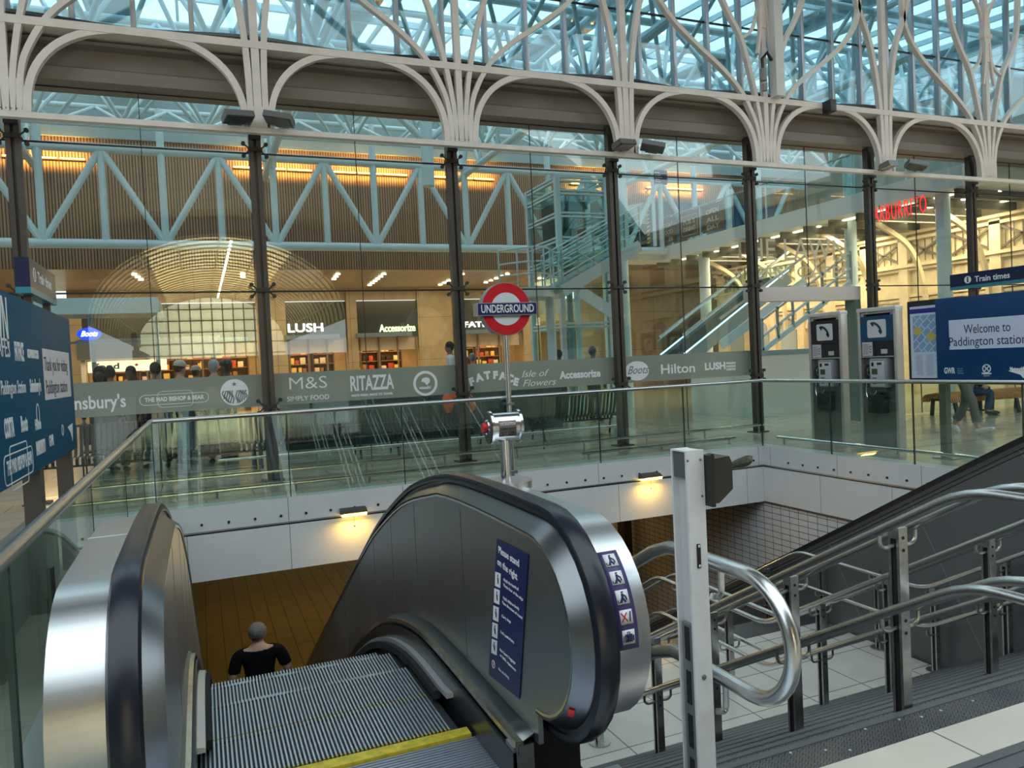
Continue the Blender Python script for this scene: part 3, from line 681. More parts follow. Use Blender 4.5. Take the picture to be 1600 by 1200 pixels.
def escalator(label, xc=XC, full=True):
    e = root('escalator', (xc, 2.2, 0), label, 'escalator')
    for s in (-1, 1):
        ex = .045 if s < 0 else 0.
        xh = xc+s*.715
        # handrail belt
        P = loop(.012)+[(NC+.12, NZ-.43), (NC+.3, NZ-.40)]
        MB().sweep([(xh, y, z) for y, z in P], [(-.042, -.012), (-.044, .004), (-.036, .020), (-.018, .026), (.018, .026), (.036, .020), (.044, .004), (.042, -.012)], (1, 0, 0)).build('handrail', RUBL, e)
        P2 = loop(.030)+[(NC+.2, NZ-.41)]
        MB().sweep([(xh, y, z) for y, z in P2], [(-.030, -.03), (-.030, .014), (.030, .014), (.030, -.03)], (1, 0, 0)).build('handrail_guide', RUB, e)
        # inner balustrade panel with rolled rim
        xi = xc+s*.640
        Q = loop(.10); low = [(y, Dk(y)-.03) for y in YS]
        poly = Q[:len(YS)]+Q[len(YS):]
        b = MB()
        up_ = [b.bm.verts.new((xi, y, z)) for y, z in Q[:len(YS)]][::-1]; lo_ = [b.bm.verts.new((xi, y, z)) for y, z in low]
        for i in range(len(YS)-1): b.bm.faces.new((lo_[i], lo_[i+1], up_[i+1], up_[i]))
        arc = [up_[0]]+[b.bm.verts.new((xi, y, z)) for y, z in Q[len(YS):]]+[lo_[0]]
        b.bm.faces.new(arc)
        pan = b.build('balustrade_panel', STEELD, e, ang=0)
        md = pan.modifiers.new('s', 'SOLIDIFY'); md.thickness = .02; md.offset = 0
        P3 = loop(.085)
        MB().sweep([(xi, y, z) for y, z in P3], [(-s*.012, -.016), (-s*.02, .0), (-s*.004, .014), (s*.05, .052), (s*.05, -.01)], (1, 0, 0)).build('panel_rim', mat('rim_dark', (.20, .21, .225), .30, 1), e)
        MB().sweep([(xi-s*.014, y, z) for y, z in loop(.098)], [(-.004, -.005), (-.004, .005), (.004, .005), (.004, -.005)], (1, 0, 0)).build('panel_bead', STEELP, e)
        for y in (3.45, 4.32, 4.95, 5.55, 6.2, 7.0): MB().box(xi-s*.0115, xi-s*.0100, y-.0025, y+.0025, Dk(y)+.01, Hn(y)-.13).build('panel_joint', mat('joint_grey', (.16, .17, .18), .4, .6), pan)
        # outer deck
        R2 = [(y, Hn(y)-.038) for y in YS[::-1]]+[(NC-.384*math.sin(t), .64+.384*math.cos(t)) for t in frange(0, PI, 17)[1:]]
        x0, x1 = (xc+s*.758, xc+s*.905)
        R3 = R2+[(NC+.5, .275)]
        MB().sweep([((x0+x1)/2, y, z) for y, z in R3], [(-.0735, -.02), (-.0735, .0), (.0735, .0), (.0735, -.02)], (1, 0, 0)).build('outer_deck', STEEL, e)
        if s < 0: MB().box(x0+.004, x1-.004, 3.26, 3.272, Hn(3.26)-.038, Hn(3.26)-.0365).build('deck_joint', WHITEP, e)
        # outer cladding
        b = MB(); U = [(y, Hn(y)-.07) for y in YS]+[(YS[-1], Hn(YS[-1])-1.6)]+[(y, Hn(y)-1.6) for y in YS[::-1] if y > 4.6]+[(4.2, -.5), (NC+.2, -.3), (NC+.2, .28)]+[(NC-.35*math.sin(t), .64-.35*math.cos(t)) for t in frange(0, PI, 13)]
        b.prism(U, 'x', xc+s*.875, xc+s*.90); b.build('outer_cladding', STEELD, e)
        # inner deck, trim strip and skirt
        yd = [2.66]+[y for y in YS if y > 2.7]
        b = MB()
        A = [b.bm.verts.new((xc+s*.642, y, Dk(y))) for y in yd]; B_ = [b.bm.verts.new((xc+s*(.562+ex), y, Dk(y)-.035)) for y in yd]
        C_ = [b.bm.verts.new((xc+s*(.562+ex), y, Dk(y)-.075)) for y in yd]
        for i in range(len(yd)-1):
            b.bm.faces.new((A[i], A[i+1], B_[i+1], B_[i])); b.bm.faces.new((B_[i], B_[i+1], C_[i+1], C_[i]))
        o = b.build('inner_deck', mat('deck_dark', (.19, .195, .20), .36, 1), e); md = o.modifiers.new('s', 'SOLIDIFY'); md.thickness = .006
        MB().sweep([(xc+s*(.566+ex), y, Dk(y)-.030) for y in yd], [(-.017, -.010), (-.017, .008), (.017, .012), (.017, -.010)], (-1, 0, 0)).build('trim_strip', mat('brass_strip', (.74, .64, .50), .24, 1, noise=(25, .15)), e)
        b = MB(); b.prism([(y, Dk(y)-.06) for y in yd]+[(y, Dk(y)-1.0) for y in yd[::-1] if y > 4.5]+[(4.3, -.3), (2.66, -.3)], 'x', xc+s*(.536+ex), xc+s*(.552+ex)); b.build('skirt', mat('skirt_grey', (.075, .078, .085), .28, .7), e)
        # brush guard
        ks = [y for y in frange(3.40, 6.6, 26)]
        MB().sweep([(xc+s*(.520+ex), y, Dk(y)-.145+(.012 if y < 3.45 else 0)) for y in ks], [(-.018, -.012), (-.018, .008), (.018, .014), (.018, -.012)], (-1, 0, 0)).build('brush_rail', mat('white_aluminium', (.75, .76, .78), .3, .5), e)
        MB().sweep([(xc+s*(.494+ex), y, Dk(y)-.172) for y in ks[1:]], [(-.016, -.025), (-.018, .016), (.018, .016), (.016, -.025)], (-1, 0, 0)).build('brush', mat('brush_bristle', (.02, .02, .02), .9, bump=(180, 1.)), e)
        # newel base and inlet box
        MB().box(min(xc+s*.66, xc+s*.86), max(xc+s*.66, xc+s*.86), 2.74, 3.1, -.1, .24).build('newel_base', mat('newel_black', (.02, .02, .022), .35), e)
        MB().box(min(xc+s*(.54+ex), xc+s*.625), max(xc+s*(.54+ex), xc+s*.625), 2.66, 2.74, -.02, .15).build('end_cap', STEELD, e)
        MB().cyl((xc+s*.628, 2.345, .40), (xc+s*.645, 2.335, .395), .014, 10).build('inlet_light', mat('inlet_red', (.5, .02, .02), .4), e)
    # landing plate, comb, steps
    rib = MB(); x0, x1 = xc-.575, xc+.535
    rib.box(x0, x1, 1.0, 3.115, -.05, -.006)
    for i in range(100): rib.box(x0, x1, 1.115+i*.02, 1.126+i*.02, -.008, .0)
    rib.build('landing_plate', mat('ribbed_aluminium', (.52, .55, .63), .33, .85), e)
    k = MB().box(x0+.01, x1-.01, 3.115, 3.185, -.03, .012, bev=.006); c = k.build('comb', YEL, e)
    k = MB()
    for i in range(61): k.box(x0+.02+i*.0174, x0+.02+i*.0174+.006, 3.18, 3.21, -.03, -.006)
    k.build('comb_teeth', YEL, c)
    SA = mat('step_aluminium', (.66, .72, .82), .32, .9)
    def SZ(y): return Dk(y)-.20-.45*max(0, min(1, (y-4.7)/2.2))
    def tread(y0, z, nm='step'):
        st = MB(); st.box(x0-.0, x1-.03, y0, y0+.395, z-.06, z-.016)
        st.prism([(y0+.39, z-.012), (y0+.40, z-.012), (y0+.36, z-.23), (y0+.35, z-.23)], 'x', x0, x1-.03)
        o = st.build(nm, mat('step_groove', (.05, .055, .065), .5, .5), e, ang=0)
        st = MB()
        for i in range(59): st.box(x0+.002+.01768*i+.001, x0+.002+.01768*i+.0086, y0+.004, y0+.398, z-.018, z)
        st.build('tread_ridges', SA, o, ang=0)
        q = MB()
        for i in range(59): q.box(x0+.002+.01768*i+.001, x0+.002+.01768*i+.0088, y0+.003, y0+.020, z-.016, z+.0006)
        q.build('yellow_line', mat('worn_yellow', (.55, .48, .16), .6), o)
    tread(3.19, -.008) if False else None
    y = 3.225; first = True
    z = 0
    while y < 12.0:
        z = min(-.006, SZ(y+.395)-0.0)
        tread(y, z); y += .40
    return e
esc = escalator('big stainless steel escalator going down in the foreground')
b = MB(); b.prism([(1.0, -.06), (3.2, -.06), (4.4, -.35), (12.2, -4.6), (12.2, -5.0), (1.0, -1.2)], 'x', XC-.88, XC+.88); b.build('truss', DARK, esc)
struct(boxes('floor_escalator_edge', STEELD, [(XL, XC-.905, 1.0, 2.62, -.3, .002), (XC+.905, 1.45, 1.0, 2.62, -.3, .002), (XL, 1.45, 1.0-.02, 1.0, -.3, .002), (XC-.905, XC-.575, 1.0, 2.3, -.3, .001), (XC+.535, XC+.905, 1.0, 2.3, -.3, .001)]))
# instruction sign on the right panel (faces -X) and pictogram label on the deck
xs_ = XC+.640-.0125
def onp(px, py): return at(px, py, X=xs_)
def sign_quad(name, pix, m, par, X, t=.002):
    ps = [at(x, y, X=X) for x, y in pix]
    return MB().prism([(p.y, p.z) for p in ps], 'x', X-t, X).build(name, m, par)
pan_r = [c for c in kids(esc) if c.name.startswith('balustrade_panel')][1]
sg = sign_quad('safety_sign', [(777, 842), (826, 866), (812, 1092), (764, 1054)], NAVY, pan_r, xs_)
rgt, upv = (0, -1, 0), (0, 0, 1)
def esct(s_, pl, pr, size, bold=.0):
    a, c = at(*pl, X=xs_-.003), at(*pr, X=xs_-.003)
    text(s_, 'sign_lettering', TXW, pan_r, (a+c)/2, size, right=(c-a), up=upv, width=(c-a).length, bold=bold, ext=.0006)
esct('Please stand', (779, 859), (811, 881), .042, .0006); esct('on the right', (777, 877), (808, 902), .042, .0006)
for s_, a, c in (('Hold the handrail', (787, 906), (810, 921)), ('Keep clear of the edge', (787, 914), (817, 937)), ('Hold children firmly', (786, 934), (811, 952)), ('Face direction of travel', (785, 941), (816, 966)),
                 ('Carry dogs', (784, 962), (798, 972)), ('Fold pushchairs', (782, 987), (803, 1004)), ('No heavy luggage', (781, 1015), (805, 1036)), ('or bulky equipment', (781, 1023), (806, 1048)), ('No smoking', (779, 1045), (795, 1059))):
    esct(s_, a, c, .018)
for k, (x, y) in enumerate([(778, 905), (776.5, 931), (775, 958), (773.5, 984), (772.5, 1010)]):
    o = sign_quad('pictogram', [(x-4, y-12), (x+4.6, y-8.5), (x+3.8, y+14), (x-4.6, y+10)], TXW, sg, xs_-.0025, .001)
    c = at(x, y, X=xs_-.004); f = MB()
    f.ball((c.x, c.y, c.z+.014), .006, (.1, 1, 1), 10, 6); f.prism([(c.y-.005, c.z-.02), (c.y+.006, c.z-.02), (c.y+.007+.002*k, c.z+.006), (c.y-.007, c.z+.006)], 'x', c.x-.0005, c.x+.0003)
    f.build('pictogram_figure', NAVY, o)
c = at(771, 1038, X=xs_-.003); f = MB(); f.tube([(c.x, c.y+.016*math.cos(t), c.z+.016*math.sin(t)) for t in frange(0, 2*PI, 20)[:-1]], .0025, 6, closed=True)
f.tube([(c.x, c.y-.011, c.z+.011), (c.x, c.y+.011, c.z-.011)], .0022, 6); f.build('no_smoking_ring', mat('ring_pale', (.8, .6, .6), .5), sg)
# pictogram strip on the curved outer deck
dk_r = [c for c in kids(esc) if c.name.startswith('outer_deck')][1]
def deck(t, x): return Vector((x, NC-.3855*math.sin(t), .64+.3855*math.cos(t)))
b = MB(); X0, X1 = XC+.775, XC+.855; T0, T1 = .72, 1.62
ts = frange(T0, T1, 14); A = [b.bm.verts.new(deck(t, X0)) for t in ts]; B_ = [b.bm.verts.new(deck(t, X1)) for t in ts]
for i in range(13): b.bm.faces.new((A[i], B_[i], B_[i+1], A[i+1]))
o = b.build('pictogram_strip', mat('strip_violet', (.06, .045, .16), .4), dk_r); md = o.modifiers.new('s', 'SOLIDIFY'); md.thickness = .002; md.offset = 1
strip_o = o
for k in range(5):
    t = T0+.10+k*.172; b = MB(); ts = [t-.062, t, t+.062]
    def dd(t, x): return Vector((x, NC-.3885*math.sin(t), .64+.3885*math.cos(t)))
    A = [b.bm.verts.new(dd(q, X0+.016)) for q in ts]; B_ = [b.bm.verts.new(dd(q, X1-.016)) for q in ts]
    for i in range(2): b.bm.faces.new((A[i], B_[i], B_[i+1], A[i+1]))
    o = b.build('pictogram', TXW, strip_o); md = o.modifiers.new('s', 'SOLIDIFY'); md.thickness = .001; md.offset = 1
    def ln(pts, r_, m): MB().tube([dd(t+.062*-v, (X0+X1)/2+.024*u)+Vector((0, -.001, .0005)) for u, v in pts], r_, 6).build('pictogram_figure', m, o)
    if k == 3: ln([(-.8, .6), (.1, -.6)], .0022, RED); ln([(.1, .6), (-.8, -.6)], .0022, RED); ln([(.7, .7), (.6, .1), (.5, -.7)], .0025, NAVY)
    elif k == 4:
        ln([(-.5, .3), (-.5, -.6), (.5, -.6), (.5, .3), (-.5, .3)], .0032, NAVY); ln([(0, -.6), (0, .3)], .0075, NAVY); ln([(-.2, .3), (-.2, .7), (.2, .7), (.2, .3)], .0015, NAVY); ln([(-.8, .2), (-.8, -.6)], .002, NAVY); ln([(.8, .2), (.8, -.6)], .002, NAVY)
    else:
        ln([(0, .75), (.05, .6)], .0045, NAVY); ln([(0, .45), (-.05, -.1), (-.4, -.75)], .0042, NAVY); ln([(-.05, -.1), (.35, -.75)], .003, NAVY); ln([(0, .4), (.5, .0), (.55, -.5)], .0026, NAVY); ln([(-.85, -.4), (-.85, -.75), (-.4, -.75)], .0016, NAVY)
# emergency stop on the deck of the right balustrade
zs = Hn(3.35)-.038
t = root('emergency_stop', (1.325, 3.36, zs), 'steel emergency stop drum with red button on the escalator deck', 'emergency stop')
MB().cyl((1.325, 3.36, zs-.004), (1.325, 3.36, zs+.030), .125, 32).build('base_plate', STEEL, t)
MB().cyl((1.325, 3.36, zs+.02), (1.325, 3.36, zs+.26), .024, 18).build('post', STEELP, t)
b = MB(); b.cyl((1.257, 3.3655, zs+.285), (1.393, 3.3545, zs+.285), .068, 28); b.build('drum', mat('drum_steel', (.68, .69, .72), .22, 1, noise=(10, .08)), t)
for s, nm in ((-1, 'flange'), (1, 'flange')):
    d = Vector((.9968, -.08, 0)); c = Vector((1.325, 3.36, zs+.285))+d*s*.070
    MB().cyl(c-d*.006, c+d*.006, .080, 28).build(nm, STEELP, t)
d = Vector((.9968, -.08, 0)); c = Vector((1.325, 3.36, zs+.285))-d*.077
MB().cyl(c-d*.003, c+d*.003, .073, 28).build('button_face', mat('button_face', (.05, .05, .055), .4), t)
k = MB().tube([c+(Vector((.08, .9968, 0))*math.cos(a)+Vector((0, 0, 1))*math.sin(a))*.034-d*.004 for a in frange(0, 2*PI, 24)[:-1]], .006, 8, closed=True).build('button_collar', STEELP, t)
MB().cyl(c-d*.028, c+d*.0, .024, 18).build('button', RED, t)
nrm = Vector((-.08, -.9968, 0))
for s_, dz, w_, m, z_ in (('ESCALATOR', .018, .075, TXW, .018), ('EMERGENCY', -.004, .075, mat('text_black', (.02, .02, .02), .5), .018), ('STOP', -.026, .065, mat('text_black', (.02, .02, .02), .5), .024)):
    cc = Vector((1.325, 3.36, zs+.285+dz))+nrm*(math.sqrt(.068**2-dz**2)+.0055)
    text(s_, 'drum_lettering', m, t, cc, z_, right=(.9968, -.08, 0), width=w_, ext=.0008)
b = MB(); A = []
for a in frange(-.62, .5, 9): A.append((Vector((1.325, 3.36, zs+.285))+nrm*.0692*math.cos(a)+Vector((0, 0, .0692*math.sin(a)))))
va = [b.bm.verts.new(p-d*.042) for p in A]; vb = [b.bm.verts.new(p+d*.042) for p in A]
for i in range(8): b.bm.faces.new((va[i], vb[i], vb[i+1], va[i+1]))
o = b.build('name_plate', mat('name_plate', (.22, .19, .17), .4, .3), t); md = o.modifiers.new('s', 'SOLIDIFY'); md.thickness = .001
# ================================================================== ROUNDEL
p = at(790, 483, Y=10.02); X_, Z_ = p.x, p.z
t = root('underground_sign', (X_, 10.05, -.3), 'red and white round station sign reading UNDERGROUND on a steel pole', 'sign')
MB().tube([(X_, 10.07, -.32), (X_, 10.07, 2.1)], .042, 16).build('pole', STEELP, t)
b = MB(); b.box(X_-.06, X_+.06, 10.0, 10.16, .02, .06); b.box(X_-.06, X_+.06, 10.0, 10.16, -.30, -.26); b.box(X_-.06, X_+.06, 10.0, 10.16, 1.0, 1.03); b.build('pole_clamp', STEELD, t)
Rr = .375
b = MB(); b.prism(disc(X_, Z_, Rr, 64), 'y', 9.99, 10.13); rd = b.build('roundel_case', mat('case_grey', (.40, .40, .42), .35, .4), t)
MB().prism(disc(X_, Z_, Rr-.008, 64), 'y', 9.985, 9.992).build('red_ring', RED, t)
MB().prism(disc(X_, Z_, .232, 64), 'y', 9.982, 9.988).build('white_centre', mat('roundel_white', (.72, .73, .77), .4), t)
MB().box(X_-.455, X_+.455, 9.94, 10.12, Z_-.093, Z_+.088).build('bar_case', mat('case_grey', (.40, .40, .42), .35, .4), t)
MB().box(X_-.443, X_+.443, 9.935, 9.945, Z_-.082, Z_+.077).build('blue_bar', NAVY, t)
text('UNDERGROUND', 'lettering', TXW, t, (X_, 9.934, Z_-.004), .155, width=.80, bold=.0025, ext=.001)
# ================================================================== STAIRS
XS0, XS1 = 1.46, 6.36; LZ = -1.5
t = root('staircase', (3.9, 2.42, LZ), 'wide stair with dark treads going down to a pale tiled landing', 'stairs')
TR = mat('stair_tread', (.10, .10, .105), .45, .2, noise=(10, .2))
NOS = mat('stair_nosing', (.13, .13, .135), .42, .4)
for k in range(1, 10):
    y0, z = 2.42+.27*(k-1), -.15*k
    s_ = MB().box(XS0, XS1, y0, y0+.27, z-.16, z).build('step', CHEQ, t)
    MB().box(XS0, XS1, y0+.25, y0+.276, z-.03, z+.003, bev=.002).build('nosing', NOS, s_)
MB().box(XS0, XS1, 2.39, 2.428, -.05, .004, bev=.003).build('top_nosing', NOS, t)
MB().box(XS0, XS1, 4.85, 6.62, LZ-.25, LZ).build('landing', TREADT, t)
MB().box(XS0, XS1, 6.62, 7.0, LZ-.25, LZ+.003).build('landing_strip', CHEQ, t)
for k in range(1, 17):
    y0, z = 7.0+.29*(k-1), LZ-.1562*k
    MB().box(XS0, XS1, y0, y0+.29, z-.2, z).build('step', CHEQ, t)
MB().prism([(2.42, -.3), (5.0, LZ-.3), (7.0, LZ-.3), (11.7, HALL+.02), (11.7, HALL), (2.42, HALL)], 'x', XS0, XS1).build('stair_base', DARK, t)
# ------------------------------------------------------------------ handrails
YT, SL = 2.05, .565
ZU, ZL_ = 1.035, .665
def post_at(par, x, y, zb, zt, sides, heights, flange=False):
    b = MB()
    for s in (-1, 1): b.box(x-.026, x+.026, y+s*.022-.007, y+s*.022+.007, zb, zt)
    b.box(x-.024, x+.024, y-.02, y+.02, zt-.05, zt-.004)
    p = b.build('post', POSTM, par)
    for h in heights:
        for s in sides:
            q = MB(); q.tube(cubic([(x+s*.02, y, h-.075), (x+s*.075, y, h-.08), (x+s*.105, y, h-.06), (x+s*.108, y, h-.02)], 4), .009, 8)
            q.build('bracket', POSTM, p)
    for h in heights:
        for dz in (-.04, -.095): MB().cyl((x, y-.031, h+dz), (x, y-.027, h+dz), .008, 8).build('bolt', DARK, p)
    MB().box(x-.02, x+.02, y-.012, y+.012, zb, zt-.06).build('post_core', DARK, p)
    if flange: MB().cyl((x, y, zb), (x, y, zb+.012), .09, 20).build('base_flange', POSTM, p)
def rail_line(x0, label, sides, r_=.0205, top_y=.9, posts=(), lposts=(), xs=None):
    """stair handrails: level at the top, down the flight, level over the landing, down again"""
    t = root('stair_handrail', (x0, 2.46, 0), label, 'handrail')
    for s in sides:
        for z, nm in ((ZU, 'upper_rail'), (ZL_, 'lower_rail')):
            x = x0+s*.108; z1 = z-SL*(5.12-YT)
            P = [(x, top_y, z), (x, YT-.10, z)]
            def fil(a, c, d, n=5):  # round the bend
                return [((1-q)**2*Vector(a)+2*q*(1-q)*Vector(c)+q*q*Vector(d)) for q in frange(0, 1, n)]
            P = [Vector((x, top_y, z))]+fil((x, YT-.13, z), (x, YT, z), (x, YT+.12, z-SL*.12))+fil((x, 5.0, z1+SL*.12), (x, 5.12, z1), (x, 5.25, z1))
            P += fil((x, 6.62, z1), (x, 6.75, z1), (x, 6.87, z1-SL*.12))+[Vector((x, 11.2, z1-SL*(11.2-6.75)))]
            MB().tube(P, r_, 12).build(nm, RAILM, t)
    for y in posts:
        zf = -.15*max(0, math.ceil((y-2.42)/.27-1e-6)); zu = ZU-SL*(y-YT); zl = ZL_-SL*(y-YT)
        post_at(t, x0, y, zf, zu+.005, sides, (zu, zl))
    for y in lposts:
        z1 = ZU-SL*(5.12-YT); z2 = ZL_-SL*(5.12-YT); d = max(0, y-6.75)
        post_at(t, x0, y, LZ if y < 7 else LZ-.1562*math.ceil((y-7)/.29), z1+.005-SL*d, sides, (z1-SL*d, z2-SL*d), y < 6.7)
    return t
rail_line(2.83, 'double stair handrail in the middle, nearest the viewer', (-1, 1), posts=(2.47, 3.15, 3.85, 4.5), lposts=(5.4, 6.4, 7.6))
rail_line(4.42, 'double stair handrail standing between the middle one and the grey escalator side', (-1, 1), posts=(3.2, 3.95, 4.6), lposts=(5.75, 6.5, 7.5))
rail_line(6.29, 'single stair handrail along the grey escalator side', (-1,), posts=(3.6, 4.4), lposts=(5.1, 5.75, 6.5, 7.4))
# thick looped rail end beside the escalator and its white post
t = root('looped_handrail', (1.56, 2.0, 0), 'thick looped steel rail end behind the white post at the top of the stairs', 'handrail')
xr = 1.56; zu, zl = .915, .53; zc = (zu+zl)/2; rc = (zu-zl)/2
P = [(xr, 7.4, -1.0), (xr, 6.7, -.60), (xr, 6.6, -.57), (xr, 5.1, -.57), (xr, 5.0, -.54)]+[(xr, 2.6, zu-.115), (xr, 2.47, zu-.045), (xr, 2.36, zu-.006), (xr, 2.25, zu)]+[(xr, 2.0, zu)]
P += [(xr, 1.93-rc*math.sin(a), zc+rc*math.cos(a)) for a in frange(0, PI, 17)]
P += [(xr, 2.0, zl), (xr, 2.25, zl), (xr, 2.36, zl-.006), (xr, 2.47, zl-.045), (xr, 2.6, zl-.115), (xr, 5.0, -.91), (xr, 5.1, -.94), (xr, 6.6, -.94), (xr, 6.7, -.97), (xr, 7.4, -1.37)]
MB().tube(P, .0245, 16).build('rail', RAILM, t)
MB().tube(cubic([(1.52, 2.06, zu-.10), (xr-.005, 2.06, zu-.10), (xr, 2.06, zu-.02)], 5), .011, 8).build('bracket', STEELP, t)
MB().tube(cubic([(1.52, 2.06, zl-.10), (xr-.005, 2.06, zl-.10), (xr, 2.06, zl-.02)], 5), .011, 8).build('bracket', STEELP, t)
a = at(1072, 705, Y=2.02)
xp = a.x
t = root('white_post', (xp+.03, 2.05, 0), 'tall white box post with a black device at the top of the stairs', 'post')
WP = mat('post_white', (.70, .70, .72), .42, .1, noise=(20, .05))
b = MB()
PW = .066
b.box(xp, xp+PW, 2.02, 2.030, 0, a.z); b.box(xp+PW-.008, xp+PW, 2.03, 2.10, 0, a.z); b.box(xp, xp+PW, 2.10, 2.108, 0, a.z); b.box(xp, xp+PW, 2.03, 2.10, a.z-.005, a.z)
b.build('shaft', WP, t)
MB().box(xp+.022, xp+.030, 2.03, 2.10, .62, a.z-.01).build('back_web', mat('post_grey', (.58, .58, .60), .4, .2), t)
c_ = MB().box(xp+.006, xp+.05, 2.040, 2.094, 0, .74, bev=.002).build('core', mat('post_core_grey', (.22, .22, .23), .35, .5), t)
b = MB()
for k in range(5): b.box(xp+.0045, xp+.0062, 2.052, 2.078, .04+.145*k, .15+.145*k)
b.build('core_slot', DARK, c_)
MB().box(xp+.004, xp+.03, 2.034, 2.098, a.z-.09, a.z-.006).build('end_block', mat('post_dark', (.10, .10, .11), .4), t)
for px, py in ((1074, 720), (1094, 718), (1097, 775), (1100, 1058)): p = at(px, py, Y=2.02); MB().ball((p.x, 2.019, p.z), .0042 if py < 1000 else .009, (1, .5, 1), 10, 6).build('bolt', mat('bolt_grey', (.18, .17, .16), .4, .6), t)
p0, p1 = at(1091, 850, Y=2.019), at(1091, 888, Y=2.019)
s_ = MB().box(p0.x-.0065, p0.x+.0065, 2.017, 2.0195, p1.z, p0.z, bev=.003).build('slot', DARK, t)
MB().ball((p0.x+.001, 2.016, p0.z-.007), .005, (1, .5, 1), 10, 6).ball((p0.x+.001, 2.016, p1.z+.007), .005, (1, .5, 1), 10, 6).build('slot_bolts', STEELP, s_)
d0 = at(1098, 742, Y=2.05)
BRK = mat('device_brown', (.030, .026, .022), .4)
x_, z_ = xp+.068, d0.z
b = MB(); b.prism([(x_+.012, z_+.058), (x_+.075, z_+.062), (x_+.085, z_+.04), (x_+.085, z_-.045), (x_+.03, z_-.085), (x_+.012, z_-.085)], 'y', 1.99, 2.09); dev = b.build('device_body', BRK, t)
b = MB(); b.box(x_, x_+.014, 1.985, 2.095, z_-.095, z_+.07, bev=.003); b.build('device_back', mat('device_black', (.014, .013, .012), .35), dev)
MB().cyl((x_+.005, 1.984, z_+.068), (x_+.005, 2.0, z_+.068), .008, 10).build('hinge', mat('device_black', (.014, .013, .012), .35), dev)
g_ = MB().tube([(x_+.080, 2.04, z_+.012), (x_+.092, 2.04, z_+.010), (x_+.104, 2.04, z_+.008), (x_+.112, 2.04, z_+.016)], .015, 12, rs=[.019, .017, .019, .012]).build('cable_gland', mat('device_black', (.014, .013, .012), .35), dev)
MB().tube(cubic([(x_+.110, 2.04, z_+.016), (x_+.14, 2.04, z_+.024), (x_+.18, 2.04, z_+.030), (x_+.205, 2.04, z_+.044)], 4), .013, 8, rs=[.010, .010, .011, .012, .014, .016, .017, .018, .018, .017, .015, .010, .004]).build('taped_cable', mat('tape_olive', (.035, .032, .015), .5, noise=(120, .6)), dev)
# ================================================================== RIGHT ESCALATOR (grey clad side)
t = root('escalator', (7.3, 5, -1), 'second escalator on the right, its side clad in dark grey panels', 'escalator')
XG = 6.40
ET = [(2.6, 1.25), (4.25, .77), (5.33, .155), (6.2, -.345), (7.45, -1.05), (12.4, -3.85)]
ET = [(2.9, 1.0), (3.5, .99), (3.95, .89), (4.25, .76), (5.33, .155), (6.2, -.345), (7.45, -1.05), (12.0, -3.62)]
ys = frange(2.9, 4.3, 8)+frange(4.5, 12, 14)
GP = grid('grey_panel', (.115, .115, .118), (.108, .108, .111), (.25, .25, .25), 'yz', 1.25, 30, .0035, .33, 0, rot=.5105, bump=.2, noise=.10, shift=(.3, 10))
MB().prism([(y, interp(ET, y)) for y in ys]+[(12, -4), (2.9, -4)], 'x', XG, XG+.02).build('side_cladding', GP, t)
MB().sweep([(XG+.03, y, interp(ET, y)+.02) for y in ys], [(-.045, -.03), (-.045, .02), (.045, .02), (.045, -.03)], (-1, 0, 0)).build('handrail', RUB, t)
MB().sweep([(XG-.002, y, interp(ET, y)-.035) for y in ys], [(-.012, -.02), (-.012, .02), (.012, .02), (.012, -.02)], (-1, 0, 0)).build('edge_trim', mat('edge_trim', (.12, .12, .12), .3, .5), t)
MB().sweep([(XG-.004, y, interp(ET, y)-.10) for y in ys], [(-.003, -.002), (-.003, .002), (.003, .002), (.003, -.002)], (-1, 0, 0)).build('edge_line', DARK, t)
MB().prism([(y, interp(ET, y)-.95) for y in ys]+[(12, -4.1), (2.9, -1)], 'x', XG+.4, XG+1.4).build('steps', STEELD, t)
MB().prism([(y, interp(ET, y)-.02) for y in ys]+[(12, -4), (2.9, -4)], 'x', XG+1.9, XG+2.1).build('side_cladding', GP, t)
MB().sweep([(XG+1.95, y, interp(ET, y)+.02) for y in ys], [(-.045, -.03), (-.045, .02), (.045, .02), (.045, -.03)], (-1, 0, 0)).build('handrail', RUB, t)
MB().prism([(y, interp(ET, y)-.8) for y in ys]+[(12, -4), (2.9, -4)], 'x', XG+.02, XG+1.9).build('truss', DARK, t)
struct(boxes('floor_right_strip', STONE, [(XS1, XR, 1, 2.9, -.3, 0)]))
# ================================================================== FASCIA LAMPS
LB = mat('lamp_body', (.06, .05, .04), .5); LG = glow('lamp_glass', (1, .66, .16), 5.0)
for px, py, lab in ((552, 799, 'left of the escalator handrail'), (1015, 744, 'left of the white post')):
    p = at(px, py, Y=YB-.05)
    t = root('wall_lamp', (p.x, YB, p.z), 'lit amber wedge wall lamp on the white fascia, '+lab, 'lamp', 'lamps on the fascia')
    b = MB(); b.prism([(YB, p.z+.05), (YB-.10, p.z+.035), (YB-.16, p.z-.0), (YB-.15, p.z-.012), (YB, p.z-.03)], 'x', p.x-.17, p.x+.17); b.build('body', LB, t)
    b = MB(); b.prism([(YB-.01, p.z-.035), (YB-.14, p.z-.016), (YB-.165, p.z-.006), (YB-.15, p.z-.045), (YB-.05, p.z-.062), (YB-.01, p.z-.058)], 'x', p.x-.15, p.x+.16); b.build('lens', LG, t)
    b = MB(); b.tube([(p.x+.0, YB-.08, p.z-.05), (p.x, YB-.08, p.z-.19)], .003, 5); b.ball((p.x, YB-.08, p.z-.19), .012, u=8, v=6); b.build('pull_cord', DARK, t)
    lamp('lamp_light', 'AREA', (p.x, YB-.10, p.z-.07), 6, (1, .58, .10), .28, .08, rot=(-.5, 0, 0))
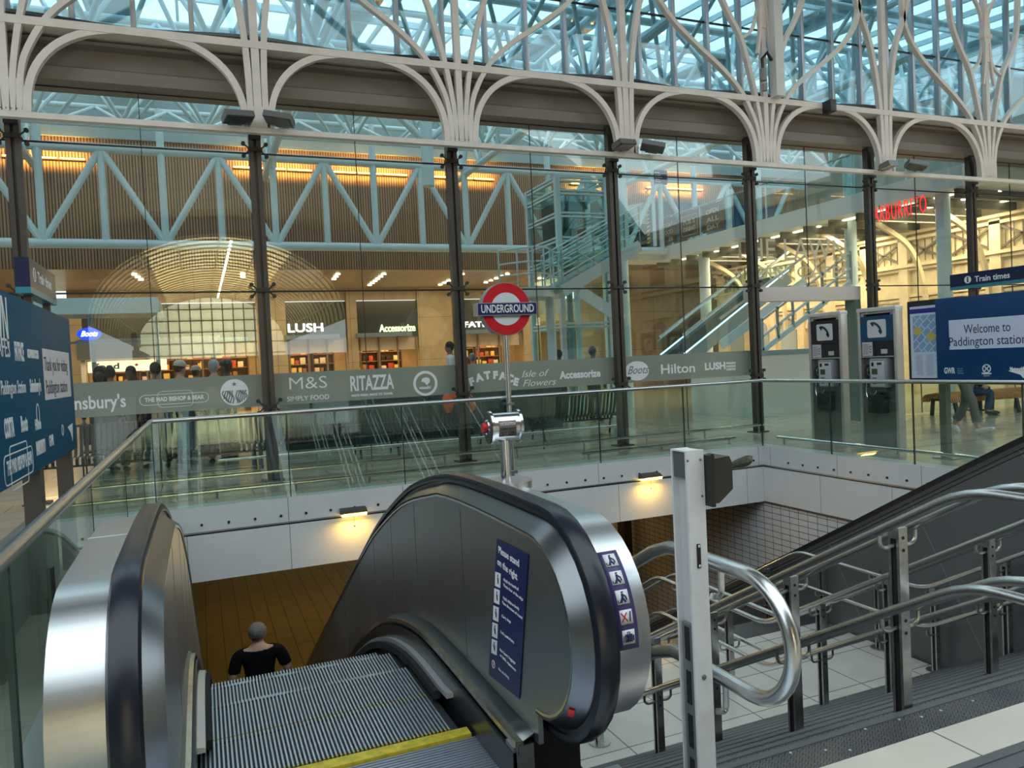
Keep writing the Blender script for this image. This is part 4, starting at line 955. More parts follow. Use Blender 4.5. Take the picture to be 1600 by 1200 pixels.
# ================================================================== SIGN BOARDS
BRP = mat('board_post', (.10, .078, .062), .5, noise=(5, .15))
TEALS = mat('teal_stripe', (.03, .22, .30), .35)
NAVD = mat('navy_header', (.008, .014, .06), .35)
PALE = mat('pale_panel', (.62, .68, .86), .4)
TXD = mat('dark_lettering', (.012, .014, .05), .5)
def bt(par, X, face, s_, pl, pr, size, m=TXW, bold=.0, up=None):
    """lettering on a board lying in plane X, between two surveyed points"""
    a, c = at(*pl, X=X), at(*pr, X=X); r = Vector((0, 1 if face > 0 else -1, 0))
    return text(s_, 'board_lettering', m, par, (X, (a.y+c.y)/2, (a.z+c.z)/2), size, right=r, width=abs(c.y-a.y), bold=bold, ext=.0008)
# left board
XLb = -1.05
t = root('sign_board', (XLb-.1, 6.4, 0), 'large blue sign board on brown posts at the left edge, thanking visitors', 'sign board', 'blue sign boards')
bo = MB().box(XLb-.12, XLb, 4.3, 7.82, 1.03, 2.185, bev=.004).build('board', mat('blue_board_left', (.004, .085, .17), .5, spec=.08), t)
for y in (4.9, 6.25, 7.6): MB().box(XLb-.13, XLb-.02, y-.055, y+.055, 0, 1.03).build('post', BRP, t)
MB().box(XLb-.35, XLb-.13, 4.4, 7.4, .02, .5).build('plinth', mat('plinth_grey', (.16, .16, .14), .5), t)
pn = MB().prism([(6.44, 1.50), (7.65, 1.50), (7.65, 1.88), (6.44, 1.88)], 'x', XLb+.0005, XLb+.003).build('notice_panel', mat('notice_white', (.78, .74, .77), .5), bo)
xb = XLb+.0035
bt(pn, xb, 1, 'Thank you for visiting', (69, 570), (105, 572), .15, TXD); bt(pn, xb, 1, 'Paddington station', (72, 607), (105, 603), .15, TXD)
xb = XLb+.001
bt(bo, xb, 1, 'THE LAWN', (-60, 500), (12, 500), .42, bold=.008); bt(bo, xb, 1, 'SHOPS & CAFES', (-60, 540), (15, 542), .16)
bt(bo, xb, 1, 'FATFACE', (23, 551), (37, 551), .16, bold=.006); bt(bo, xb, 1, 'STARBUCKS', (43, 554), (60, 554), .07, bold=.006)
bt(bo, xb, 1, 'Made in Paddington Station', (-20, 612), (40, 602), .12); bt(bo, xb, 1, "Sainsbury's", (47, 605), (64, 602), .12, bold=.004)
bt(bo, xb, 1, 'COSTA', (7, 672), (22, 668), .15, bold=.008); bt(bo, xb, 1, 'Boots', (33, 665), (43, 661), .14, bold=.004); bt(bo, xb, 1, 'Hilton', (55, 665), (64, 662), .10, bold=.004)
bt(bo, xb, 1, 'THE MAD BISHOP & BEAR', (11, 735), (50, 715), .12, bold=.002); bt(bo, xb, 1, 'BARBURRITO', (57, 702), (71, 697), .13, bold=.004)
bt(bo, xb, 1, 'GWR', (77, 690), (84, 688), .11, bold=.004)
p = at(31, 726, X=xb); b = MB(); hw = (at(52, 715, X=xb).y-at(8, 738, X=xb).y)/2
b.sweep([(xb, p.y+u, p.z+v) for u, v in rrect(0, 0, hw, .085, .05)], [(-.001, -.004), (.001, -.004), (.001, .004), (-.001, .004)], (1, 0, 0), closed=True)
b.sweep([(xb, p.y+u, p.z+v) for u, v in rrect(0, 0, hw*.6, .13, .03)], [(-.001, -.004), (.001, -.004), (.001, .004), (-.001, .004)], (1, 0, 0), closed=True); b.build('logo_outline', TXW, bo)
b = MB(); p = at(59.5, 647, X=xb); b.sweep([(xb, p.y+.05*math.cos(a), p.z+.07*math.sin(a)) for a in frange(0, 2*PI, 20)[:-1]], [(-.001, -.006), (.001, -.006), (.001, .006), (-.001, .006)], (1, 0, 0), closed=True); b.build('logo_oval', TXW, bo); b = MB()
p = at(98, 672, X=xb); b.sweep([(xb, p.y+.04*math.cos(a), p.z+.04*math.sin(a)) for a in frange(0, 2*PI, 20)[:-1]], [(-.001, -.006), (.001, -.006), (.001, .006), (-.001, .006)], (1, 0, 0), closed=True); b.build('logo_ring', TXW, bo); b = MB()
p = at(110, 675, X=xb); b.prism([(p.y-.13, p.z+.05), (p.y+.14, p.z+.07), (p.y+.10, p.z-.09), (p.y-.0, p.z-.0)], 'x', xb, xb+.001); b.build('logo_shape', TXW, bo)
# left header
t = root('train_times_header', (XLb-.1, 7, 2.185), 'small dark train times header sign above the left sign board', 'sign', 'train times headers')
hb = MB().box(XLb-.14, XLb-.045, 6.45, 7.53, 2.33, 2.545).build('header_box', NAVD, t)
MB().box(XLb-.141, XLb-.044, 6.449, 7.531, 2.285, 2.33).build('stripe', TEALS, t)
for y in (6.62, 7.36): MB().box(XLb-.12, XLb-.07, y-.03, y+.03, 2.185, 2.285).build('leg', BRP, t)
xh = XLb-.043
text('Train times', 'header_lettering', TXW, hb, (xh, 7.02, 2.43), .115, right=(0, 1, 0), width=.58, bold=.004, ext=.0008)
o = MB().prism([(6.615+.055*math.cos(a), 2.435+.055*math.sin(a)) for a in frange(0, 2*PI, 24)[:-1]], 'x', xh-.002, xh).build('info_disc', TXW, hb)
text('i', 'info_letter', NAVD, o, (xh+.001, 6.615, 2.435), .1, right=(0, 1, 0), bold=.007, ext=.0008)
# right board
XRb = 9.38
t = root('sign_board', (XRb+.1, 6.1, 0), 'large blue sign board on the right, welcoming people to the station', 'sign board', 'blue sign boards')
bo = MB().box(XRb, XRb+.12, 4.3, 7.45, 1.04, 2.185, bev=.004).build('board', BLUEB, t)
for y in (7.40, 5.95, 4.6): MB().box(XRb+.02, XRb+.12, y-.05, y+.05, 0, 1.04).build('post', mat('board_post_green', (.13, .13, .10), .4, .3), t)
MB().box(XRb-.08, XRb+.25, 7.2, 7.5, 0, .02).build('base_plate', STEELD, t)
pn = MB().box(XRb-.003, XRb, 5.2, 7.25, 1.49, 1.885).build('notice_panel', PALE, bo)
xb = XRb-.0035
bt(pn, xb, -1, 'Welcome to', (1506, 515), (1579, 511), .17, TXD); bt(pn, xb, -1, 'Paddington station', (1483, 534), (1604, 531), .17, TXD)
xb = XRb-.001
bt(bo, xb, -1, 'GWR', (1475, 580), (1492, 579), .11, bold=.003)
for k in range(3): bt(bo, xb, -1, ('Great', 'Western', 'Railway')[k], (1496, 576+k*3.4), (1504+k*.8, 576+k*3.4), .03, mat('pale_blue_text', (.2, .42, .55), .5))
p = at(1541.5, 576, X=xb); b = MB(); b.sweep([(xb, p.y+.052*math.cos(a), p.z+.052*math.sin(a)) for a in frange(0, 2*PI, 26)[:-1]], [(-.001, -.006), (.001, -.006), (.001, .006), (-.001, .006)], (1, 0, 0), closed=True)
for s in (-1, 1): b.bar((xb, p.y-.03, p.z-.03*s), (xb, p.y+.03, p.z+.03*s), .012, .002, up=(1, 0, 0))
b.build('logo_ring', TXW, bo); b = MB()
p = at(1592, 583, X=xb); b.prism([(p.y+.14, p.z+.03), (p.y-.2, p.z+.03), (p.y-.2, p.z-.05), (p.y-.05, p.z-.06), (p.y-.02, p.z-.02)], 'x', xb-.001, xb); b.build('logo_shape', TXW, bo)
bt(bo, xb, -1, 'Heathrow', (1534, 583.5), (1549, 583.5), .03, bold=.002); bt(bo, xb, -1, 'Express', (1537, 587), (1546, 587), .025)
bt(bo, xb, -1, 'NetworkRail', (1578, 577), (1606, 577), .07, bold=.004)
t = root('train_times_header', (XRb+.1, 6.1, 2.185), 'long navy train times header sign above the right sign board', 'sign', 'train times headers')
hb = MB().box(XRb-.0, XRb+.11, 4.4, 7.215, 2.325, 2.49).build('header_box', NAVD, t)
MB().box(XRb-.001, XRb+.111, 4.399, 7.216, 2.285, 2.325).build('stripe', TEALS, t)
for y in (6.95, 5.9, 4.7): MB().box(XRb+.03, XRb+.08, y-.03, y+.03, 2.185, 2.285).build('leg', BRP, t)
bt(hb, XRb-.001, -1, 'Train times', (1523, 435.5), (1578, 431), .105, bold=.0015)
p = at(1512, 437, X=XRb-.001); o = MB().prism([(p.y+.048*math.cos(a), p.z+.048*math.sin(a)) for a in frange(0, 2*PI, 24)[:-1]], 'x', p.x-.001, p.x).build('info_disc', TXW, hb)
text('i', 'info_letter', NAVD, o, (p.x-.002, p.y, p.z), .09, right=(0, -1, 0), bold=.007, ext=.0008)
# map poster
t = root('map_poster', (9.54, 7.6, 1.07), 'black framed street map poster between the blue board and the telephone kiosk', 'poster')
MB().box(9.505, 9.585, 7.16, 8.0, 1.07, 2.20, bev=.004).build('frame', DARK, t)
sh = MB().box(9.502, 9.505, 7.2, 7.955, 1.10, 2.12).build('sheet', mat('sheet_pale', (.62, .68, .82), .4), t)
MB().box(9.500, 9.502, 7.2, 7.955, 2.02, 2.085).build('title_bar', mat('title_blue', (.03, .03, .25), .4), sh)
mm = MB().box(9.499, 9.501, 7.25, 7.91, 1.47, 1.99).build('map', grid('street_map', (.20, .34, .58), (.27, .42, .62), (.62, .68, .74), 'yz', .13, .09, .006, .4, .4, rot=.75, bump=0), sh)
b = MB()
for y, z in ((7.83, 1.78), (7.62, 1.70), (7.45, 1.88)): b.prism([(y-.07, z-.05), (y+.03, z-.08), (y+.08, z+.0), (y+.02, z+.05), (y-.05, z+.03)], 'x', 9.497, 9.499)
b.build('map_blocks', mat('map_yellow', (.62, .46, .12), .5), mm)
b = MB()
for i in range(26):
    for j in range(4): b.box(9.5005, 9.502, 7.27+.165*j, 7.27+.165*j+.10+.03*random.random(), .1+1.04+.0115*i, .1+1.045+.0115*i)
b.build('small_print', mat('print_grey', (.38, .43, .55), .5), sh)
# ================================================================== TELEPHONE KIOSKS
ALU = mat('kiosk_aluminium', (.60, .58, .56), .32, .7, noise=(4, .08)); KDK = mat('kiosk_dark', (.018, .019, .025), .25, spec=.7)
KPL = mat('kiosk_panel', (.20, .205, .19), .35, .6); KREC = mat('kiosk_recess', (.11, .10, .09), .4, .4)
def kiosk(signm, handm, label):
    r = root('telephone_kiosk', (0, 0, 0), label, 'telephone kiosk', 'telephone kiosks')
    for s in (-1, 1): MB().box(s*.345-(.055 if s > 0 else 0), s*.345+(.055 if s < 0 else 0), 0, .15, 0, 2.14, bev=.02).build('side_frame', ALU, r)
    MB().box(-.345, .345, -.01, .16, 2.125, 2.19, bev=.015).build('top', mat('kiosk_top', (.74, .74, .76), .35, .3), r)
    MB().box(-.29, .29, .10, .14, 1.42, 2.12).build('void', DARK, r)
    MB().box(-.29, .29, .06, .14, .92, 1.42).build('recess', KREC, r)
    MB().box(-.29, .29, .03, .14, .0, .92).build('lower_panel', KPL, r)
    b = MB().box(-.28, .28, .03, .10, 2.09, 2.115)
    for s in (-1, 1): b.box(s*.26-.025, s*.26+.025, .02, .08, 1.99, 2.10)
    b.build('hanger', ALU, r)
    sg = MB().box(-.285, .285, .012, .06, 1.66, 2.055).build('sign_panel', signm, r)
    wq = MB().prism(rrect(.0, 1.855, .165, .14, .03), 'y', .008, .012).build('pictogram_panel', mat('pictogram_white', (.70, .70, .72), .4), sg)
    b = MB(); P = cubic([(-.085, .005, 1.945), (-.02, .005, 1.935), (.05, .005, 1.875), (.085, .005, 1.79)], 6)
    b.sweep(P, [(-.002, -.018), (.002, -.018), (.002, .018), (-.002, .018)], (0, 1, 0))
    b.obox((-.075, .005, 1.925), (.62, 0, -.78), (0, 1, 0), (.78, 0, .62), .07, .004, .030); b.obox((.063, .005, 1.80), (.62, 0, -.78), (0, 1, 0), (.78, 0, .62), .07, .004, .030)
    b.build('handset_pictogram', handm, wq)
    MB().box(-.285, .285, .02, .06, 1.425, 1.655).build('info_panel', KDK, r)
    nt = MB().box(-.275, -.09, .016, .02, 1.43, 1.65).build('notice', mat('notice_pale', (.62, .58, .62), .5), r)
    b = MB()
    for i in range(8): b.box(-.26, -.17+.02*(i % 3), .0145, .016, 1.46+.021*i, 1.468+.021*i)
    for i in range(3): b.box(-.14, -.11, .0145, .016, 1.48+.045*i, 1.50+.045*i)
    b.build('notice_print', mat('print_dark', (.18, .16, .2), .5), nt)
    MB().box(.06, .17, .016, .02, 1.46, 1.53).build('instruction_card', mat('card_pale', (.55, .53, .52), .5), r)
    MB().box(-.29, .29, .0, .06, 1.405, 1.425).build('shelf', ALU, r)
    ph = MB().box(-.10, .21, -.06, .08, .93, 1.39, bev=.025).build('telephone', mat('telephone_grey', (.32, .33, .36), .35, .4), r)
    MB().box(-.07, .175, -.066, -.058, .95, 1.35, bev=.003).build('telephone_face', mat('telephone_face', (.62, .65, .72), .3, .3), ph)
    MB().box(-.045, .055, -.069, -.064, 1.14, 1.23).build('display', mat('lcd', (.06, .08, .03), .3), ph)
    b = MB(); b.box(-.05, -.01, -.069, -.064, 1.27, 1.33); b.box(.05, .13, -.069, -.064, 1.29, 1.325)
    for i in range(4):
        for j in range(3): b.box(-.035+.026*j, -.018+.026*j, -.069, -.064, .99+.028*i, 1.008+.028*i)
    b.build('buttons', KDK, ph)
    hs = MB().tube([(-.165, -.02, 1.29), (-.17, -.05, 1.24), (-.17, -.05, 1.13), (-.165, -.02, 1.08)], .022, 10, rs=[.032, .02, .02, .032]).build('handset', KDK, r)
    MB().box(-.20, -.13, -.01, .06, 1.14, 1.24, bev=.006).build('cradle', STEELP, r)
    MB().tube(cubic([(-.165, -.03, 1.06), (-.17, -.05, .85), (-.10, -.06, .74), (.0, -.05, .86), (.02, -.02, .95)], 6), .009, 6).build('cord', STEELP, hs)
    b = MB(); b.box(-.03, .05, -.02, .05, .80, .93); b.box(-.10, .19, -.05, .05, .86, .93); b.build('bracket', KREC, r)
    MB().box(-.14, .17, -.07, .02, .53, .82, bev=.02).build('directory_box', mat('directory_black', (.012, .016, .018), .35), r)
    return r
k1 = kiosk(KDK, mat('handset_black', (.02, .02, .025), .5), 'telephone kiosk with a black pictogram panel, farther of the two')
k2 = kiosk(mat('kiosk_blue', (.01, .075, .16), .3), mat('handset_blue', (.02, .07, .13), .5), 'telephone kiosk with a blue pictogram panel, next to the map poster')
k1.location = (9.82, 9.91, 0); k2.location = (9.82, 8.84, 0)
for k in (k1, k2): k.rotation_euler = (0, 0, -PI/2); k.scale = (1.07, 1, 1)
# ================================================================== PEOPLE
def evaluated(me, mods):
    o = bpy.data.objects.new('tmp', me); COL.objects.link(o); mods(o)
    dg = bpy.context.evaluated_depsgraph_get(); r = bpy.data.meshes.new_from_object(o.evaluated_get(dg)); bpy.data.objects.remove(o); return r
def skin(joints, edges, rad, rootj, levels=2):
    me = bpy.data.meshes.new('s'); names = list(joints); idx = {n: i for i, n in enumerate(names)}
    me.from_pydata([joints[n] for n in names], [(idx[a], idx[c]) for a, c in edges], [])
    def mods(o):
        m = o.modifiers.new('k', 'SKIN'); m.use_smooth_shade = True
        for n in names:
            v = o.data.skin_vertices[0].data[idx[n]]; r = rad[n]; v.radius = r if isinstance(r, tuple) else (r, r); v.use_root = (n == rootj)
        s = o.modifiers.new('u', 'SUBSURF'); s.levels = levels; s.render_levels = levels
    return evaluated(me, mods)
def remesh(mb, vox):
    me = bpy.data.meshes.new('r'); mb.bm.to_mesh(me); mb.bm.free()
    def mods(o):
        m = o.modifiers.new('r', 'REMESH'); m.mode = 'VOXEL'; m.voxel_size = vox; m.use_smooth_shade = True
        s = o.modifiers.new('s', 'SMOOTH'); s.factor = .5; s.iterations = 3
    return evaluated(me, mods)
def link(me, name, m, par):
    me.materials.clear(); me.materials.append(m); me.name = name
    o = bpy.data.objects.new(name, me); COL.objects.link(o); o.parent = par; return o
SK = {'light': (.52, .30, .22), 'mid': (.30, .16, .10), 'dark': (.075, .042, .03)}
HEADC = (0, .02, 1.62)
def person(label, loc, rz, H=1.75, skinc='light', shirt=(.01, .01, .012), trous=(.03, .035, .05), shoe=(.02, .02, .02), hair=(.03, .022, .016), hairs=1., cap=None, pose=None, vox=.016, sleeves='short', turn=0, trous_to='ankle', long_hair=False, wide=1.):
    r = root('person', loc, label, 'person'); k = H/1.75
    J = {'pel': (0, 0, .95), 'wai': (0, .0, 1.10), 'che': (0, .01, 1.30), 'nb': (0, 0, 1.46), 'nk': (0, .01, 1.54)}
    for s, S_ in ((-1, 'l'), (1, 'r')):
        J.update({S_+'sh': (s*.175, 0, 1.41), S_+'el': (s*.25, -.03, 1.12), S_+'wr': (s*.25, .08, .88), S_+'hi': (s*.085, 0, .90), S_+'kn': (s*.10, .02, .50), S_+'an': (s*.10, -.02, .09), S_+'to': (s*.11, .13, .045)})
    if pose: J.update(pose)
    off = Vector(J['nk'])-Vector((0, .01, 1.54))
    E_ = [('pel', 'wai'), ('wai', 'che'), ('che', 'nb'), ('nb', 'nk')]
    RD = {'pel': (.145, .115), 'wai': (.125, .10), 'che': (.15, .115), 'nb': (.075, .065), 'nk': .052}
    for S_ in 'lr':
        E_ += [('che', S_+'sh'), (S_+'sh', S_+'el'), (S_+'el', S_+'wr'), ('pel', S_+'hi'), (S_+'hi', S_+'kn'), (S_+'kn', S_+'an'), (S_+'an', S_+'to')]
        RD.update({S_+'sh': .062, S_+'el': .042, S_+'wr': .028, S_+'hi': .088, S_+'kn': .058, S_+'an': .040, S_+'to': .034})
    b = MB(); b.bm.from_mesh(skin(J, E_, RD, 'pel'))
    hc = Vector(HEADC)+off; R3 = Matrix.Rotation(turn, 3, 'Z')
    def hp(p): return hc+R3 @ Vector(p)
    b.ball(hc, .1, (.78, .95, 1.12), 20, 14, R3); b.ball(hp((0, .045, -.055)), .06, (.85, .8, .95), 14, 10, R3)      # skull, jaw
    b.ball(hp((0, .098, -.012)), .017, (.8, 1, 1.5), 8, 6, R3); b.ball(hp((0, .085, -.055)), .018, (1.3, .6, .6), 8, 6, R3)   # nose, mouth
    for s in (-1, 1): b.ball(hp((s*.079, .0, -.01)), .022, (.4, .8, 1.25), 8, 6, R3); b.ball(hp((s*.032, .08, .012)), .015, (1.2, .6, .8), 8, 6, R3)
    b.cyl(hc-Vector((0, .0, .13)), hc-Vector((0, 0, .03)), .052, 14)
    for S_ in 'lr':                                          # hands: palm, four curled fingers, thumb
        wv, ev = Vector(J[S_+'wr']), Vector(J[S_+'el']); d = (wv-ev).normalized(); sd = d.orthogonal().normalized() if abs(d.x) > .9 else d.cross(Vector((1, 0, 0))).normalized()
        sgn = -1 if S_ == 'l' else 1; nn = Vector((-sgn, 0, 0)); nn = (nn-d*nn.dot(d)).normalized(); sd = d.cross(nn)
        b.ball(wv+d*.05, .045, (1, 1, 1), 10, 8); b.bar(wv, wv+d*.085, .03, .078, up=sd)
        for q in range(4):
            o_ = sd*(.030-.020*q); L = (.068, .078, .073, .058)[q]; p0 = wv+d*.08+o_; p1 = p0+d*L*.55+nn*.006; p2 = p1+d*L*.35+nn*L*.35
            b.tube([p0, p1, p2], .009, 7, rs=[.010, .009, .0075])
        p0 = wv+d*.03+sd*.035; b.tube([p0, p0+d*.03+sd*.022, p0+d*.062+sd*.022+nn*.012], .011, 7, rs=[.013, .011, .009])
    body = remesh(b, vox); sm = mat('skin_'+skinc, SK[skinc], .5)
    parts = [link(body, 'body', sm, r)]
    # clothes follow the body: its own surface, lifted off the skin
    segs = [(a, c, Vector(J[a]), Vector(J[c])) for a, c in E_]+[('nk', 'head', Vector(J['nk'])+Vector((0, 0, .02)), hc)]
    def near(p):
        best = (9, '', '', 0)
        for a, c, A, B in segs:
            d = B-A; t = max(0, min(1, (p-A).dot(d)/d.length_squared)); rr = (p-(A+d*t)).length
            if a in ('pel', 'wai', 'che') and c in ('wai', 'che', 'nb'): rr -= .06
            if rr < best[0]: best = (rr, a, c, t)
        return best
    lim = .72 if sleeves == 'short' else 2
    def in_shirt(q):
        _, a, c, t = q
        if a in ('pel', 'wai', 'che') and c in ('wai', 'che'): return not (a == 'pel' and t < .12)
        if (a, c) == ('che', 'nb'): return t < .88
        if (a, c) == ('nb', 'nk'): return t < .02
        if a == 'che': return True
        if a[1:] == 'sh': return t <= lim
        return sleeves == 'long' and a[1:] == 'el' and t < .93
    tl = .93 if trous_to == 'ankle' else .74
    def in_trous(q):
        _, a, c, t = q
        if a == 'pel' and c == 'wai': return t < .45
        if a == 'pel' or a[1:] == 'hi': return True
        return a[1:] == 'kn' and t < tl
    Q = [near(v.co) for v in body.vertices]; nrm_ = [v.normal.copy() for v in body.vertices]
    for nm_, fn, mt, off_ in (('shirt', in_shirt, shirt, .013), ('trousers', in_trous, trous, .017)):
        ok = [fn(q) for q in Q]; bb = bmesh.new(); mp_ = {}
        for f in body.polygons:
            if all(ok[i] for i in f.vertices):
                for i in f.vertices:
                    if i not in mp_:
                        flare = off_+(.018*Q[i][3] if nm_ == 'trousers' and Q[i][1][1:] == 'kn' else 0)
                        mp_[i] = bb.verts.new(body.vertices[i].co+nrm_[i]*flare)
                bb.faces.new([mp_[i] for i in f.vertices])
        me = bpy.data.meshes.new(nm_); bb.to_mesh(me); bb.free()
        o_ = link(me, nm_, mat('cloth_%d_%d_%d' % tuple(int(q*999) for q in mt), mt, .9, bump=(26, .35), spec=.1), r); parts.append(o_)
        md_ = o_.modifiers.new('s', 'SMOOTH'); md_.factor = .5; md_.iterations = 2
        md_ = o_.modifiers.new('t', 'SOLIDIFY'); md_.thickness = .007; md_.offset = -1
    for S_ in 'lr':
        a, c = Vector(J[S_+'an']), Vector(J[S_+'to']); d = c-a; d.normalize()
        b = MB(); b.bm.from_mesh(skin({'h': tuple(a-d*.05+Vector((0, 0, -.030))), 'm': tuple(a+d*.05+Vector((0, 0, -.02))), 't': tuple(c+d*.06)}, [('h', 'm'), ('m', 't')], {'h': (.042, .045), 'm': (.048, .05), 't': (.042, .030)}, 'm'))
        parts.append(link(remesh(b, .012), 'shoe', mat('shoe_%d_%d_%d' % tuple(int(q*999) for q in shoe), shoe, .5), r))
    hm = mat('hair_%d_%d_%d' % tuple(int(q*999) for q in hair), hair, .7, noise=(60, .35), bump=(90, .5))
    b = MB(); b.ball(hp((0, -.012, .028)), .105, (.84, .97, .98), 18, 12, R3); b.ball(hp((0, -.040, .0)), .085, (.93, .75, .95), 16, 10, R3)
    if long_hair: b.ball(hp((0, -.05, -.06)), .115, (.95, .7, 1.3), 16, 10, R3)
    parts.append(link(remesh(b, .012), 'hair', hm, r))
    if cap:
        b = MB(); b.ball(hp((0, -.005, .055)), .11, (.86, .98, .80), 18, 12, R3); b.obox(hp((0, .12, .03)), R3 @ Vector((1, 0, 0)), R3 @ Vector((0, 1, -.15)), R3 @ Vector((0, .15, 1)), .13, .10, .012)
        parts.append(link(remesh(b, .010), 'cap', mat('cap_%d' % int(sum(cap)*999), cap, .7), r))
    for p_ in parts:
        for v in p_.data.vertices: v.co = Vector((v.co.x*k*wide, v.co.y*k*wide, v.co.z*k))
        p_.data.shade_smooth()
    r.rotation_euler = (0, 0, rz)
    return r
MY = 8.6
HZ = at(400, 973, Y=MY)
zf = interp(DT, MY)-.65
Hm = (HZ.z-zf)
person('person in a black t-shirt riding down the escalator, seen from behind', (HZ.x+.01, MY, zf), .0, Hm, 'light', shirt=(.006, .006, .008), trous=(.03, .03, .04), hair=(.16, .145, .13), vox=.010, turn=-.25, wide=1.26,
       pose={'rsh': (.19, 0, 1.40), 'lsh': (-.19, 0, 1.40), 'rel': (.265, -.05, 1.13), 'lel': (-.255, -.05, 1.12), 'rwr': (.25, .16, 1.02), 'lwr': (-.22, .14, .98)})
# walker and sitter on the right
fa, fb_ = at(1540, 679, Z=0), at(1484, 676, Z=0)
mid = (fa+fb_)/2; hd = (fa-fb_).normalized(); rz = math.atan2(-hd.x, hd.y); half_ = (fa-fb_).length/2*.86
person('person in grey trousers and white shoes striding past behind the right sign board', (mid.x, mid.y, 0), rz, 1.78, 'light', shirt=(.02, .02, .025), trous=(.16, .16, .155), shoe=(.74, .76, .75), vox=.014, trous_to='short',
       pose={'pel': (0, 0, .90), 'lhi': (-.085, 0, .86), 'rhi': (.085, 0, .86), 'rkn': (.09, half_*.62, .49), 'ran': (.09, half_*.86, .10), 'rto': (.10, half_+.18, .12), 'lkn': (-.09, -half_*.30, .46), 'lan': (-.09, -half_*1.05, .14), 'lto': (-.10, -half_*.82, .045), 'lwr': (-.26, .2, .95), 'rwr': (.26, -.18, .92)})
q = at(1548, 648, Z=0)
BA, BC = at(1456, 650, Z=0), at(1592, 639, Z=0); bd = (BC-BA).normalized(); bn = Vector((bd.y, -bd.x, 0))
if bn.y > 0: bn = -bn
BA = BA+bn*.22; BC = BC+bn*.22
SEATED = {'pel': (0, -.42, .52), 'wai': (0, -.44, .68), 'che': (0, -.42, .90), 'nb': (0, -.40, 1.07), 'nk': (0, -.39, 1.14), 'lsh': (-.175, -.41, 1.02), 'rsh': (.175, -.41, 1.02), 'lel': (-.24, -.34, .76), 'rel': (.24, -.34, .76), 'lwr': (-.15, -.12, .62), 'rwr': (.15, -.12, .62),
          'lhi': (-.09, -.38, .50), 'rhi': (.09, -.38, .50), 'lkn': (-.11, .02, .49), 'rkn': (.11, .02, .49), 'lan': (-.11, -.03, .09), 'ran': (.11, -.06, .09), 'lto': (-.12, .12, .045), 'rto': (.12, .09, .045)}
fwd = (bn*.75+bd*.66).normalized()
person('person in blue jeans sitting on the orange slatted bench', (q.x, q.y, 0), math.atan2(-fwd.x, fwd.y), 1.75, 'light', shirt=(.02, .022, .03), trous=(.03, .055, .12), shoe=(.03, .03, .03), pose=SEATED, sleeves='long')
t = root('slatted_bench', (BA.x, BA.y, 0), 'long curved bench with orange wood slats and dark feet behind the right board', 'bench')
b = MB(); L = (BC-BA).length+.35; nb = int(L/.055)
for i in range(nb):
    o_ = BA+bd*(-.1+i*.055)
    P = [o_-bn*(-.30)+Vector((0, 0, .30)), o_-bn*(-.26)+Vector((0, 0, .42)), o_-bn*(-.08)+Vector((0, 0, .50)), o_-bn*.12+Vector((0, 0, .48)), o_-bn*.3+Vector((0, 0, .44)), o_-bn*.36+Vector((0, 0, .30))]
    b.sweep(cubic(P, 3), [(-.0165, -.012), (.0165, -.012), (.0165, .012), (-.0165, .012)], bd)
b.build('slats', mat('orange_slats', (.46, .20, .06), .4, noise=(6, .35)), t)
for u in (.05, .40, .72, 1.0):
    o_ = BA+bd*(L-.3)*u; b = MB(); b.bar(o_+bn*.26+Vector((0, 0, .36)), o_+bn*.34+Vector((0, 0, 0)), .07, .05); b.bar(o_-bn*.30+Vector((0, 0, .36)), o_-bn*.34, .07, .05); b.bar(o_+bn*.3+Vector((0, 0, .34)), o_-bn*.32+Vector((0, 0, .34)), .07, .04); b.build('leg', DARK, t)
q = at(1481, 625, Z=.5)
q = BA+bd*.72; t = root('yellow_bag', (q.x, q.y, .5), 'bright yellow bag standing on the orange bench', 'bag')
MB().box(q.x-.12, q.x+.12, q.y-.07, q.y+.07, .5, .76, bev=.03).build('bag_body', mat('bag_yellow', (.80, .48, .02), .5), t)
MB().tube(cubic([(q.x-.06, q.y, .75), (q.x-.05, q.y, .85), (q.x+.05, q.y, .85), (q.x+.06, q.y, .75)], 5), .01, 6).build('bag_handle', mat('bag_yellow', (.8, .48, .02), .5), t)
# people in the cafe behind the frosted band
def bystander(px, py, Y, lab, face=0., **k):
    p = at(px, py, Y=Y); return person(lab, (p.x, Y, 0), face, p.z/1.0, vox=.022, **k)
bystander(155, 571, 14.6, 'dark-haired person in a dark jacket facing out beside the left sign board', PI, skinc='dark', shirt=(.015, .015, .02), hair=(.01, .008, .008), long_hair=True, sleeves='long')
bystander(171, 572, 15.6, 'person in a dusty pink top behind the frosted band on the left', .4, skinc='mid', shirt=(.38, .10, .10), hair=(.012, .009, .008))
bystander(204, 571, 16.4, 'dark-haired person facing out in a pale grey top on the left', PI-.3, skinc='dark', shirt=(.34, .36, .38), hair=(.012, .01, .01))
o = bystander(242, 565, 14.9, 'person in black with a bright green backpack strap behind the frosted band', .2, skinc='mid', shirt=(.015, .016, .02), hair=(.014, .01, .009))
p_ = o.location
b = MB(); b.box(-.15, .15, -.26, -.12, 1.02, 1.42, bev=.05); bp_ = b.build('backpack', mat('pack_black', (.02, .02, .022), .7), None)
bp_.location = Vector(p_)+Matrix.Rotation(.2, 3, 'Z') @ Vector((0, -.19, 1.02*p_.z+1.05)); bp_.rotation_euler = (0, 0, .2); tag(bp_, 'black backpack with a green strap on the back of the person in black', 'backpack')
MB().tube(cubic([bp_.location+Vector((-.12, -.075, .36)), bp_.location+Vector((.02, -.09, .30)), bp_.location+Vector((.12, -.08, .36)), bp_.location+Vector((.14, -.08, .18))], 5), .016, 6).build('strap', mat('strap_green', (.16, .55, .05), .6), bp_)
